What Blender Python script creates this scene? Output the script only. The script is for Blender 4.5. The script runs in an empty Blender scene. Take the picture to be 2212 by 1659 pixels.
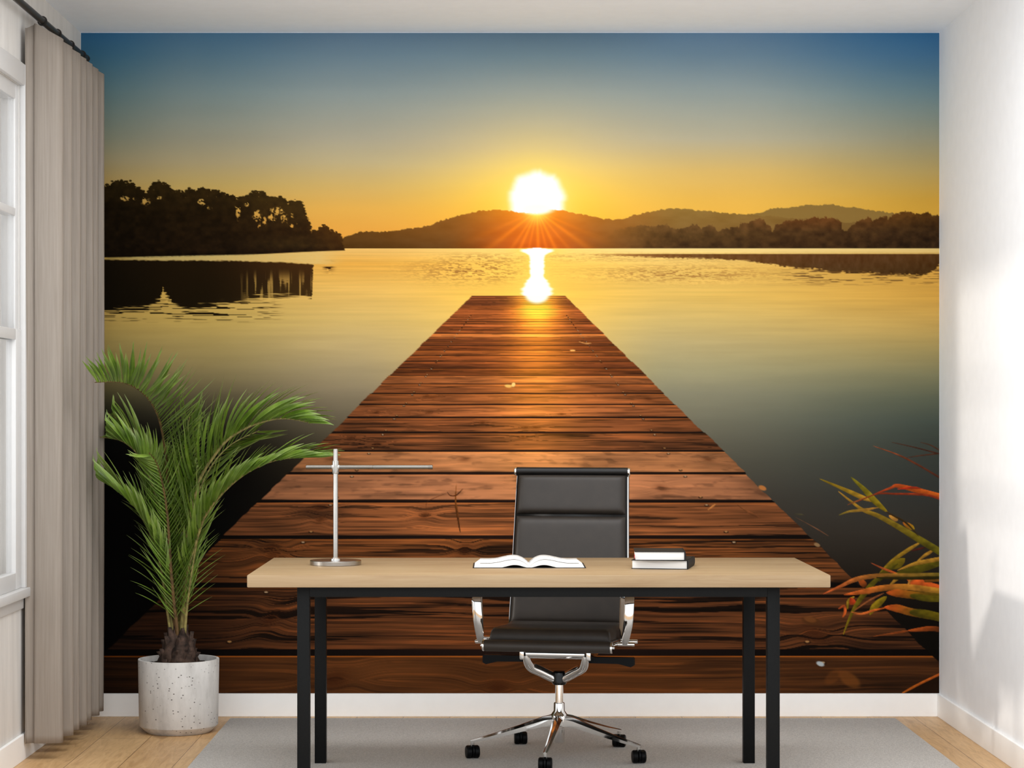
import bpy, bmesh, math, random
import numpy as np
from mathutils import Vector, Matrix

# ------------------------------------------------------------------ camera, sky, lights, exposure
scene = bpy.context.scene
COL = scene.collection
F = 4608.0            # focal length in pixels of the 2212 px wide frame
VPX, VPY = 1072.0, 890.0
EYE = 1.25
cam_d = bpy.data.cameras.new('camera')
cam = bpy.data.objects.new('camera', cam_d); COL.objects.link(cam)
cam.location = (0, 0, EYE); cam.rotation_euler = (math.pi/2, 0, 0)
cam_d.sensor_width = 36.0; cam_d.sensor_fit = 'HORIZONTAL'
cam_d.lens = F/2212*36
cam_d.shift_x = (1106-VPX)/2212
cam_d.shift_y = (VPY-829.5)/2212
cam_d.clip_start = 0.05; cam_d.clip_end = 200
scene.camera = cam

scene.view_settings.view_transform = 'Standard'
scene.view_settings.look = 'None'
scene.view_settings.exposure = 0.0
scene.view_settings.gamma = 1.0
scene.view_settings.use_curve_mapping = False
scene.cycles.max_bounces = 10
scene.cycles.diffuse_bounces = 6
scene.cycles.transparent_max_bounces = 12
scene.cycles.sample_clamp_indirect = 6.0

world = bpy.data.worlds.new('sky'); scene.world = world
world.use_nodes = True
bg = world.node_tree.nodes['Background']
bg.inputs[0].default_value = (0.93, 0.97, 1.0, 1); bg.inputs[1].default_value = 1.66

sun_d = bpy.data.lights.new('sun', 'SUN'); sun = bpy.data.objects.new('sun', sun_d); COL.objects.link(sun)
sun_d.energy = 1.1; sun_d.angle = math.radians(3.0); sun_d.color = (1.0, 0.93, 0.84)
_d = Vector((math.cos(math.radians(9.5))*math.cos(math.radians(13)), math.cos(math.radians(9.5))*math.sin(math.radians(13)), -math.sin(math.radians(9.5))))
sun.rotation_euler = _d.to_track_quat('-Z', 'Y').to_euler()
sun.location = (-6, 5, 4)

ar_d = bpy.data.lights.new('fill_behind_camera', 'AREA'); ar = bpy.data.objects.new('fill_behind_camera', ar_d); COL.objects.link(ar)  # added softbox fill aimed at the back wall, not a real window
ar_d.shape = 'RECTANGLE'; ar_d.size = 5.0; ar_d.size_y = 3.0; ar_d.energy = 60; ar_d.color = (0.96, 0.98, 1.0)
ar.location = (-0.4, 0.2, 3.6); ar.rotation_euler = (Vector((0.1, 8.0, 0.6))-Vector((-0.4, 0.2, 3.6))).to_track_quat('-Z', 'Y').to_euler()

cl_d = bpy.data.lights.new('ceiling_fill', 'AREA'); cl = bpy.data.objects.new('ceiling_fill', cl_d); COL.objects.link(cl)  # added unseen fill to brighten floor, baseboard and desk top; no fitting here
cl_d.shape = 'RECTANGLE'; cl_d.size = 2.6; cl_d.size_y = 0.8; cl_d.energy = 47; cl_d.color = (0.98, 0.99, 1.0)
cl.location = (0.05, 6.55, 2.79)

# ------------------------------------------------------------------ helpers
R = math.radians
BACK = 8.76
def at(px, py, y):
    "point at depth y that the photograph shows at pixel px, py"
    s = F/y
    return Vector(((px-VPX)/s, y, EYE-(py-VPY)/s))

def lin(c):
    c = np.asarray(c, dtype=float)/255.0
    return np.where(c <= 0.04045, c/12.92, ((c+0.055)/1.055)**2.4)
def L4(r, g, b): return tuple(float(x) for x in lin((r, g, b))) + (1.0,)

class MB:
    def __init__(self): self.v = []; self.f = []
    def add(self, verts, faces):
        o = len(self.v); self.v.extend([tuple(p) for p in verts]); self.f.extend([tuple(i+o for i in f) for f in faces])
    def bm(self, bm_, mat=None):
        bm_.verts.index_update()
        self.add([(mat @ v.co if mat else v.co.copy()) for v in bm_.verts], [[v.index for v in f.verts] for f in bm_.faces]); bm_.free()
    def box(self, x0, x1, y0, y1, z0, z1, bev=0.0, seg=2, mat=None):
        b = bmesh.new(); bmesh.ops.create_cube(b, size=1.0)
        for v in b.verts:
            v.co = Vector(((x0+x1)/2+v.co.x*(x1-x0), (y0+y1)/2+v.co.y*(y1-y0), (z0+z1)/2+v.co.z*(z1-z0)))
        if bev > 0:
            bmesh.ops.bevel(b, geom=list(b.edges), offset=bev, segments=seg, profile=0.5, affect='EDGES')
        self.bm(b, mat)
    def lathe(self, prof, n=40, c=(0, 0, 0), axis='z'):
        "prof = [(radius, height)], closed at both ends when radius is 0"
        vs = []; fs = []; rings = []
        for r, h in prof:
            if r < 1e-6:
                rings.append([len(vs)]); vs.append((0, 0, h))
            else:
                st = len(vs); rings.append(list(range(st, st+n)))
                for i in range(n):
                    a = 2*math.pi*i/n; vs.append((r*math.cos(a), r*math.sin(a), h))
        for a, b in zip(rings, rings[1:]):
            for i in range(n):
                j = (i+1) % n
                if len(a) == 1 and len(b) == 1: continue
                if len(a) == 1: fs.append((a[0], b[j], b[i]))
                elif len(b) == 1: fs.append((a[i], a[j], b[0]))
                else: fs.append((a[i], a[j], b[j], b[i]))
        cx, cy, cz = c
        if axis == 'z': vs = [(x+cx, y+cy, z+cz) for x, y, z in vs]
        elif axis == 'x': vs = [(z+cx, x+cy, y+cz) for x, y, z in vs]
        elif axis == 'y': vs = [(y+cx, z+cy, x+cz) for x, y, z in vs]
        self.add(vs, fs)
    def tube(self, pts, rad, n=12, caps=True, sx=1.0, sy=1.0, up=None):
        "sweep an (elliptical) section along pts; rad is a number or list"
        P = [Vector(p) for p in pts]; m = len(P)
        if not hasattr(rad, '__len__'): rad = [rad]*m
        T = []
        for i in range(m):
            t = (P[min(i+1, m-1)]-P[max(i-1, 0)]); T.append(t.normalized())
        ref = Vector(up) if up else (Vector((0, 0, 1)) if abs(T[0].z) < 0.9 else Vector((1, 0, 0)))
        N = (ref - T[0]*ref.dot(T[0])).normalized()
        vs = []; fs = []
        for i in range(m):
            if up:
                rr = Vector(up); N2 = rr - T[i]*rr.dot(T[i])
                N = N2.normalized() if N2.length > 1e-4 else N
            else:
                N = (N - T[i]*N.dot(T[i])).normalized()
            B = T[i].cross(N)
            for k in range(n):
                a = 2*math.pi*k/n
                vs.append(P[i] + N*(math.cos(a)*rad[i]*sx) + B*(math.sin(a)*rad[i]*sy))
        for i in range(m-1):
            for k in range(n):
                j = (k+1) % n
                fs.append((i*n+k, i*n+j, (i+1)*n+j, (i+1)*n+k))
        if caps:
            fs.append(tuple(range(n-1, -1, -1))); fs.append(tuple((m-1)*n+k for k in range(n)))
        self.add(vs, fs)
    def prism(self, poly, axis, a0, a1):
        "extrude a 2-d outline along an axis: 'x' outline in (y,z), 'y' outline in (x,z), 'z' outline in (x,y)"
        n = len(poly); vs = []
        for a in (a0, a1):
            for p, q in poly:
                vs.append((a, p, q) if axis == 'x' else (p, a, q) if axis == 'y' else (p, q, a))
        fs = [tuple(range(n-1, -1, -1)), tuple(range(n, 2*n))] + [(i, (i+1) % n, n+(i+1) % n, n+i) for i in range(n)]
        self.add(vs, fs)
    def build(self, name, mat, parent=None, smooth=35, label=None):
        me = bpy.data.meshes.new(name)
        me.from_pydata([tuple(v) for v in self.v], [], self.f); me.update()
        b = bmesh.new(); b.from_mesh(me); bmesh.ops.recalc_face_normals(b, faces=list(b.faces)); b.to_mesh(me); b.free()
        if smooth:
            me.polygons.foreach_set('use_smooth', [True]*len(me.polygons))
            me.set_sharp_from_angle(angle=R(smooth))
        if mat: me.materials.append(mat)
        o = bpy.data.objects.new(name, me); COL.objects.link(o)
        if parent: o.parent = parent
        if label: o['label'] = label
        return o

def tag(o, label=None, cat=None, group=None, kind=None):
    if label: o['label'] = label
    if cat: o['category'] = cat
    if group: o['group'] = group
    if kind: o['kind'] = kind
    return o
def thing(name, loc, label, cat, rz=0.0, group=None):
    o = bpy.data.objects.new(name, None); COL.objects.link(o)
    o.location = loc; o.rotation_euler = (0, 0, rz); o.empty_display_size = 0.1
    return tag(o, label, cat, group)
def catmull(pts, n=8):
    P = [Vector(p) for p in pts]; out = []
    for i in range(len(P)-1):
        p0 = P[max(i-1, 0)]; p1 = P[i]; p2 = P[i+1]; p3 = P[min(i+2, len(P)-1)]
        for k in range(n):
            t = k/n
            out.append(0.5*((2*p1)+(p2-p0)*t+(2*p0-5*p1+4*p2-p3)*t*t+(3*p1-p0-3*p2+p3)*t**3))
    out.append(P[-1]); return out

# ------------------------------------------------------------------ materials
class NT:
    def __init__(self, name):
        self.m = bpy.data.materials.new(name); self.m.use_nodes = True
        self.t = self.m.node_tree; self.b = self.t.nodes['Principled BSDF']; self.out = self.t.nodes['Material Output']
    def n(self, typ, **kw):
        nd = self.t.nodes.new(typ)
        for k, v in kw.items(): setattr(nd, k, v)
        return nd
    def l(self, a, b): self.t.links.new(a, b)
    def coord(self, kind='Object', scale=(1, 1, 1)):
        tc = self.n('ShaderNodeTexCoord'); mp = self.n('ShaderNodeMapping')
        mp.inputs['Scale'].default_value = scale
        self.l(tc.outputs[kind], mp.inputs[0]); return mp.outputs[0]
    def noise(self, vec, scale, detail=4, rough=0.55, dist=0.0):
        nd = self.n('ShaderNodeTexNoise'); nd.inputs['Scale'].default_value = scale
        nd.inputs['Detail'].default_value = detail; nd.inputs['Roughness'].default_value = rough
        nd.inputs['Distortion'].default_value = dist
        self.l(vec, nd.inputs['Vector']); return nd.outputs['Fac']
    def ramp(self, fac, stops):
        r = self.n('ShaderNodeValToRGB'); e = r.color_ramp.elements
        while len(e) < len(stops): e.new(0.5)
        for el, (p, c) in zip(e, stops): el.position = p; el.color = c
        self.l(fac, r.inputs[0]); return r.outputs[0]
    def mix(self, fac, a, b, blend='MIX'):
        nd = self.n('ShaderNodeMix', data_type='RGBA', blend_type=blend)
        for s, x in ((nd.inputs[0], fac), (nd.inputs[6], a), (nd.inputs[7], b)):
            if hasattr(x, 'is_output'): self.l(x, s)
            else: s.default_value = x
        return nd.outputs[2]
    def bump(self, h, strength=0.2, dist=0.01):
        nd = self.n('ShaderNodeBump'); nd.inputs['Strength'].default_value = strength; nd.inputs['Distance'].default_value = dist
        self.l(h, nd.inputs['Height']); self.l(nd.outputs[0], self.b.inputs['Normal'])
    def set(self, col=None, rough=None, metal=None, spec=None):
        if col is not None:
            if hasattr(col, 'is_output'): self.l(col, self.b.inputs['Base Color'])
            else: self.b.inputs['Base Color'].default_value = col
        if rough is not None: self.b.inputs['Roughness'].default_value = rough
        if metal is not None: self.b.inputs['Metallic'].default_value = metal
        if spec is not None: self.b.inputs['Specular IOR Level'].default_value = spec
        return self.m

def mat_paint(name, c, var=0.03, rough=0.75, bump=0.05, scale=(6, 6, 6), ns=3.0, spec=0.25):
    t = NT(name); v = t.coord('Object', scale); f = t.noise(v, ns, 5)
    a = L4(*[x*(1-var) for x in c]); b = L4(*[min(255, x*(1+var)) for x in c])
    t.set(t.ramp(f, [(0.3, a), (0.7, b)]), rough, 0, spec)
    f2 = t.noise(t.coord('Object'), 180.0, 3); t.bump(f2, bump, 0.002)
    return t.m
M = {}
M['wall'] = mat_paint('wall_paint', (238, 238, 239), 0.008)
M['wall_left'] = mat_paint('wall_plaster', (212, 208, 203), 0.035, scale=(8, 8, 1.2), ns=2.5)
M['ceiling'] = mat_paint('ceiling_paint', (242, 245, 250), 0.006)
M['trim'] = mat_paint('trim_paint', (250, 249, 247), 0.006, rough=0.45, bump=0.02, spec=0.4)
M['window'] = mat_paint('window_paint', (206, 204, 202), 0.006, rough=0.4, bump=0.02, spec=0.4)

def mat_floor():
    t = NT('oak_floor'); g = t.n('ShaderNodeNewGeometry')
    sep = t.n('ShaderNodeSeparateXYZ'); t.l(g.outputs['Position'], sep.inputs[0])
    cmb = t.n('ShaderNodeCombineXYZ'); t.l(sep.outputs['Y'], cmb.inputs['X']); t.l(sep.outputs['X'], cmb.inputs['Y'])
    br = t.n('ShaderNodeTexBrick'); t.l(cmb.outputs[0], br.inputs['Vector'])
    br.offset = 0.37; br.inputs['Scale'].default_value = 1.0
    br.inputs['Brick Width'].default_value = 1.45; br.inputs['Row Height'].default_value = 0.19
    br.inputs['Mortar Size'].default_value = 0.0013; br.inputs['Mortar Smooth'].default_value = 0.3
    br.inputs['Color1'].default_value = (0, 0, 0, 1); br.inputs['Color2'].default_value = (1, 1, 1, 1); br.inputs['Mortar'].default_value = (0.5, 0.5, 0.5, 1)
    base = t.ramp(br.outputs['Color'], [(0.0, L4(187, 147, 101)), (0.5, L4(201, 161, 112)), (1.0, L4(214, 176, 127))])
    mp = t.n('ShaderNodeMapping'); mp.inputs['Scale'].default_value = (14, 1.6, 1); t.l(g.outputs['Position'], mp.inputs[0])
    gr = t.noise(mp.outputs[0], 3.0, 7, 0.6, 1.6)
    c = t.mix(0.55, base, t.ramp(gr, [(0.25, L4(148, 110, 70)), (0.5, L4(201, 162, 114)), (0.75, L4(225, 189, 140))]))
    mp2 = t.n('ShaderNodeMapping'); mp2.inputs['Scale'].default_value = (5, 2.2, 1); t.l(g.outputs['Position'], mp2.inputs[0])
    kn = t.noise(mp2.outputs[0], 1.6, 3, 0.5, 0.6)
    c = t.mix(t.ramp(kn, [(0.66, (0, 0, 0, 1)), (0.78, (0.7, 0.7, 0.7, 1))]), c, L4(120, 84, 50))
    c = t.mix(br.outputs['Fac'], c, L4(105, 76, 48))
    t.set(c, 0.42, 0, 0.4); t.bump(gr, 0.06, 0.002); return t.m
M['floor'] = mat_floor()

def mat_wood_top():
    t = NT('pale_oak_top'); v = t.coord('Object', (1.1, 9, 14))
    f = t.noise(v, 2.4, 8, 0.62, 0.9); f2 = t.noise(t.coord('Object', (2.0, 90, 120)), 2.0, 4)
    c = t.ramp(f, [(0.25, L4(142, 113, 80)), (0.5, L4(156, 130, 96)), (0.75, L4(166, 142, 109))])
    c = t.mix(0.16, c, t.ramp(f2, [(0.3, L4(123, 94, 63)), (0.7, L4(173, 150, 119))]))
    # glued boards, each of a slightly different tone
    g = t.coord('Object', (1, 1, 1)); sep = t.n('ShaderNodeSeparateXYZ'); t.l(g, sep.inputs[0])
    mm = t.n('ShaderNodeMath', operation='MULTIPLY'); t.l(sep.outputs['Y'], mm.inputs[0]); mm.inputs[1].default_value = 7.5
    fl = t.n('ShaderNodeMath', operation='FLOOR'); t.l(mm.outputs[0], fl.inputs[0])
    wn = t.n('ShaderNodeTexWhiteNoise', noise_dimensions='1D'); t.l(fl.outputs[0], wn.inputs['W'])
    c = t.mix(wn.outputs['Value'], c, t.mix(1.0, c, (0.90, 0.88, 0.86, 1), 'MULTIPLY'))
    t.set(c, 0.5, 0, 0.35); return t.m
M['desk_wood'] = mat_wood_top()

def mat_black_metal():
    t = NT('black_powder_coat'); f = t.noise(t.coord('Object'), 420, 3)
    t.set(t.ramp(f, [(0.3, L4(9, 9, 9)), (0.7, L4(17, 17, 16))]), 0.5, 0, 0.12); t.bump(f, 0.25, 0.001); return t.m
M['black_metal'] = mat_black_metal()
def mat_simple(name, c, rough, metal=0.0, spec=0.5, var=0.05, ns=60):
    t = NT(name); f = t.noise(t.coord('Object'), ns, 3)
    t.set(t.ramp(f, [(0.3, L4(*[x*(1-var) for x in c])), (0.7, L4(*[min(255, x*(1+var)) for x in c]))]), rough, metal, spec); return t.m
M['chrome'] = mat_simple('chrome', (228, 226, 224), 0.07, 1.0, var=0.01)
M['steel'] = mat_simple('brushed_steel', (168, 164, 158), 0.24, 1.0, var=0.02)
M['arm_steel'] = mat_simple('dark_polished_steel', (112, 107, 101), 0.16, 1.0, var=0.02)
M['diffuser'] = mat_simple('lamp_tube_diffuser', (120, 116, 110), 0.18, 1.0, var=0.01)
M['leather'] = mat_simple('black_leather', (46, 40, 35), 0.45, 0.0, 0.32, var=0.06, ns=25)
M['leather_edge'] = mat_simple('black_leather_edging', (20, 18, 17), 0.4, 0.0, 0.3)
M['plastic'] = mat_simple('black_plastic', (5, 5, 6), 0.45, 0.0, 0.12)
M['hub'] = mat_simple('gloss_black_plastic', (5, 5, 6), 0.15, 0.0, 0.3)
M['cover'] = mat_simple('black_book_cloth', (30, 28, 27), 0.6, 0.0, 0.2)
M['rod'] = mat_simple('dark_bronze_rod', (46, 42, 39), 0.4, 0.5, 0.5)
M['soil'] = mat_simple('potting_soil', (44, 36, 30), 0.95, 0, 0.1, var=0.6, ns=140)
M['ribbon'] = mat_simple('red_ribbon', (170, 30, 30), 0.6)

def mat_pages():
    t = NT('white_book_pages'); f = t.noise(t.coord('Object', (4, 4, 900)), 1.0, 2)
    t.set(t.ramp(f, [(0.3, L4(222, 220, 217)), (0.7, L4(242, 241, 239))]), 0.7, 0, 0.2); return t.m
M['pages'] = mat_pages()
def mat_rug():
    t = NT('grey_woven_rug'); v = t.coord('Object')
    f = t.noise(t.coord('Object', (1, 0.35, 1)), 260, 3, 0.8); g = t.noise(t.coord('Object', (0.4, 1, 1)), 240, 3, 0.8); b = t.noise(v, 3, 3)
    c = t.ramp(f, [(0.35, L4(150, 146, 141)), (0.65, L4(212, 207, 201))])
    c = t.mix(0.45, c, t.ramp(g, [(0.35, L4(152, 148, 143)), (0.65, L4(216, 211, 205))]))
    c = t.mix(0.15, c, t.ramp(b, [(0.3, L4(170, 168, 166)), (0.7, L4(196, 194, 192))]))
    t.set(c, 0.95, 0, 0.1); t.bump(f, 0.5, 0.004); return t.m
M['rug'] = mat_rug()
def mat_concrete():
    t = NT('pitted_concrete'); v = t.coord('Object', (5, 5, 1.6)); f = t.noise(v, 3.0, 7, 0.65)
    c = t.ramp(f, [(0.3, L4(178, 174, 170)), (0.5, L4(205, 202, 198)), (0.7, L4(218, 215, 211))])
    vo = t.n('ShaderNodeTexVoronoi'); vo.inputs['Scale'].default_value = 54; t.l(t.coord('Object', (1, 1, 1.4)), vo.inputs['Vector'])
    n2 = t.noise(t.coord('Object'), 9, 3)
    mul = t.n('ShaderNodeMath', operation='MULTIPLY'); 
    pit = t.ramp(vo.outputs['Distance'], [(0.12, (1, 1, 1, 1)), (0.20, (0, 0, 0, 1))])
    msk = t.ramp(n2, [(0.44, (0, 0, 0, 1)), (0.52, (1, 1, 1, 1))])
    t.l(pit, mul.inputs[0]); t.l(msk, mul.inputs[1])
    c = t.mix(mul.outputs[0], c, L4(92, 88, 84))
    t.set(c, 0.8, 0, 0.25); t.bump(f, 0.15, 0.004); return t.m
M['concrete'] = mat_concrete()
def mat_leaf():
    t = NT('palm_leaf'); f = t.noise(t.coord('Object', (1, 1, 1)), 14, 4)
    at_ = t.n('ShaderNodeAttribute'); at_.attribute_name = 'tone'
    c = t.ramp(f, [(0.3, L4(76, 110, 26)), (0.55, L4(122, 156, 44)), (0.75, L4(164, 190, 84))])
    c = t.mix(t.ramp(at_.outputs['Fac'], [(0.0, (0, 0, 0, 1)), (1.0, (1, 1, 1, 1))]), c, L4(172, 184, 128))
    t.set(c, 0.32, 0, 0.6)
    tr = t.n('ShaderNodeBsdfTranslucent'); tr.inputs[0].default_value = L4(140, 172, 50)
    mx = t.n('ShaderNodeMixShader'); mx.inputs[0].default_value = 0.22
    t.l(t.b.outputs[0], mx.inputs[1]); t.l(tr.outputs[0], mx.inputs[2]); t.l(mx.outputs[0], t.out.inputs[0]); return t.m
M['leaf'] = mat_leaf()
M['rachis'] = mat_simple('palm_leaf_stalk', (136, 124, 74), 0.6, 0, 0.3, var=0.25, ns=50)
M['rachis_brown'] = mat_simple('brown_palm_leaf_stalk', (96, 72, 44), 0.6, 0, 0.3, var=0.25, ns=50)
M['trunk'] = mat_simple('palm_trunk_fibre', (58, 45, 38), 0.85, 0, 0.2, var=0.45, ns=40)

def mat_curtain():
    t = NT('taupe_curtain_cloth'); f = t.noise(t.coord('Object', (60, 60, 1.2)), 3.0, 4)
    c = t.ramp(f, [(0.3, L4(147, 136, 125)), (0.7, L4(163, 152, 141))])
    t.set(c, 0.85, 0, 0.15)
    tr = t.n('ShaderNodeBsdfTranslucent'); tr.inputs[0].default_value = L4(196, 182, 170)
    mx = t.n('ShaderNodeMixShader'); mx.inputs[0].default_value = 0.16
    t.l(t.b.outputs[0], mx.inputs[1]); t.l(tr.outputs[0], mx.inputs[2]); t.l(mx.outputs[0], t.out.inputs[0]); return t.m
M['curtain'] = mat_curtain()
def mat_glass():
    t = NT('window_glass'); tp = t.n('ShaderNodeBsdfTransparent'); gl = t.n('ShaderNodeBsdfGlossy')
    gl.inputs['Roughness'].default_value = 0.02
    fr = t.n('ShaderNodeFresnel'); fr.inputs[0].default_value = 1.45
    mx = t.n('ShaderNodeMixShader'); sc = t.n('ShaderNodeMath', operation='MULTIPLY'); sc.inputs[1].default_value = 0.5
    t.l(fr.outputs[0], sc.inputs[0]); t.l(sc.outputs[0], mx.inputs[0]); t.l(tp.outputs[0], mx.inputs[1]); t.l(gl.outputs[0], mx.inputs[2]); t.l(mx.outputs[0], t.out.inputs[0]); return t.m
M['glass'] = mat_glass()

# ------------------------------------------------------------------ the room
XL, XR, H, Y0 = -1.707, 1.821, 2.809, 6.1
def struct(name, mb, mat, parent=None, label=None, smooth=0):
    o = mb.build(name, mat, parent, smooth)
    if not parent: o['kind'] = 'structure'
    if label: o['label'] = label
    return o
b = MB(); b.box(XL-0.15, XR+0.15, Y0, BACK+0.12, -0.1, 0); struct('floor', b, M['floor'], label='oak plank floor around the grey rug')
b = MB(); b.box(XL-0.15, XR+0.15, Y0, BACK+0.12, H, H+0.1); struct('ceiling', b, M['ceiling'], label='plain white ceiling')
b = MB(); b.box(XL-0.15, XR+0.15, BACK, BACK+0.12, 0, H); struct('wall_back', b, M['wall'], label='back wall behind the sunset mural')
b = MB(); b.box(XR, XR+0.15, Y0, BACK, 0, H); struct('wall_right', b, M['wall'], label='white right wall with window light on it')
WY0, WY1, WZ0, WZ1 = 6.36, 7.64, 0.62, 2.42
b = MB()
b.box(XL-0.15, XL, Y0, WY0, 0, H); b.box(XL-0.15, XL, WY1, BACK, 0, H)
b.box(XL-0.15, XL, WY0, WY1, 0, WZ0); b.box(XL-0.15, XL, WY0, WY1, WZ1, H)
struct('wall_left', b, M['wall_left'], label='grey plaster left wall around the window')
b = MB(); b.box(XL+0.012, XR-0.012, BACK-0.012, BACK, 0, 0.094, 0.002); struct('baseboard_back', b, M['trim'], label='white baseboard under the mural')
b = MB(); b.box(XR-0.012, XR, Y0, BACK, 0, 0.094, 0.002); struct('baseboard_right', b, M['trim'], label='white baseboard along the right wall')
b = MB(); b.box(XL, XL+0.012, Y0, BACK, 0, 0.094, 0.002); struct('baseboard_left', b, M['trim'], label='white baseboard below the window and curtain')

win = bpy.data.objects.new('window_1', None); COL.objects.link(win); win.location = (XL, (WY0+WY1)/2, WZ0)
tag(win, 'white sash window beside the curtain on the left wall', None, None, 'structure')
def wpart(name, boxes, mat, label=None, bev=0.003):
    m = MB()
    for x0, x1, y0, y1, z0, z1 in boxes:
        m.box(x0-XL, x1-XL, y0-win.location.y, y1-win.location.y, z0-WZ0, z1-WZ0, bev)
    o = m.build(name, mat, win, 35)
    if label: o['label'] = label
    return o
CX = XL+0.020
wpart('casing', [(XL, CX, WY1, WY1+0.075, WZ0, WZ1+0.075), (XL, CX, WY0-0.075, WY0, WZ0, WZ1+0.075), (XL, CX, WY0, WY1, WZ1, WZ1+0.075)], M['window'])
wpart('sill', [(XL-0.11, XL+0.032, WY0-0.10, WY1+0.09, WZ0-0.032, WZ0)], M['window'])
wpart('apron', [(XL, XL+0.010, WY0-0.07, WY1+0.06, WZ0-0.075, WZ0-0.032)], M['window'])
RZ0, RZ1 = 1.507, 1.545
s0, s1 = XL-0.055, XL-0.004            # upper sash sits outside, lower sash inside
t0, t1 = XL-0.030, XL+0.006
up = wpart('upper_sash', [(s0, s1, WY1-0.05, WY1, RZ0, WZ1), (s0, s1, WY0, WY0+0.05, RZ0, WZ1), (s0, s1, WY0+0.05, WY1-0.05, WZ1-0.055, WZ1), (s0, s1, WY0+0.05, WY1-0.05, RZ0, RZ1)], M['window'])
lo = wpart('lower_sash', [(t0, t1, WY1-0.085, WY1, WZ0, RZ1), (t0, t1, WY0, WY0+0.085, WZ0, RZ1), (t0, t1, WY0+0.085, WY1-0.085, WZ0, WZ0+0.06), (t0, t1, WY0+0.085, WY1-0.085, RZ0, RZ1)], M['window'])
g1 = wpart('muntin', [(s0+0.01, s1, WY0+0.05, WY1-0.05, 1.948, 1.976)], M['window'])
g2 = wpart('pane', [(XL-0.012, XL-0.009, WY0+0.05, WY1-0.05, RZ1, WZ1-0.055)], M['glass'], bev=0)
g3 = wpart('pane', [(XL-0.012, XL-0.009, WY0+0.085, WY1-0.085, WZ0+0.06, RZ0)], M['glass'], bev=0)
for c, p in ((g1, up), (g2, up), (g3, lo)): c.parent = p

# ------------------------------------------------------------------ the mural: a sunset photograph printed on wallpaper
def hash2(ix, iy, seed):
    n = (ix.astype(np.int64)*374761393 + iy.astype(np.int64)*668265263 + seed*974634777) & 0xFFFFFFFF
    n = ((n ^ (n >> 13))*1274126177) & 0xFFFFFFFF
    return ((n ^ (n >> 16)) & 0xFFFF)/65535.0
def vn(x, y, seed=0):
    ix = np.floor(x); iy = np.floor(y); fx = x-ix; fy = y-iy
    fx = fx*fx*(3-2*fx); fy = fy*fy*(3-2*fy)
    a = hash2(ix, iy, seed); b_ = hash2(ix+1, iy, seed); c = hash2(ix, iy+1, seed); d = hash2(ix+1, iy+1, seed)
    return (a+(b_-a)*fx)*(1-fy)+(c+(d-c)*fx)*fy
def fbm(x, y, seed=0, oct=4, gain=0.5):
    s = 0; a = 1; tot = 0
    for o in range(oct):
        s = s+a*vn(x*2**o, y*2**o, seed+o*13); tot += a; a *= gain
    return s/tot
def sstep(a, b_, x):
    t = np.clip((x-a)/(b_-a), 0, 1); return t*t*(3-2*t)
def keys(v, ks):
    p = [k[0] for k in ks]; return np.stack([np.interp(v, p, [k[1][i] for k in ks]) for i in range(3)], -1)
def columns(U, V, cols):
    "bilinear colour table: cols = [(u, [(v, rgb), ...]), ...]"
    us = [c[0] for c in cols]; vv = V[:, 0]
    tabs = np.stack([keys(vv, c[1]) for c in cols], 0)             # (n, H, 3)
    uu = U[0, :]; out = np.zeros(U.shape+(3,))
    idx = np.clip(np.searchsorted(us, uu)-1, 0, len(us)-2)
    fr = np.clip((uu-np.array(us)[idx])/(np.array(us)[idx+1]-np.array(us)[idx]), 0, 1); fr = fr*fr*(3-2*fr)
    for i in range(3):
        t = tabs[:, :, i].T                                          # (H, n)
        out[:, :, i] = t[:, idx]*(1-fr)+t[:, idx+1]*fr
    return out

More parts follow.
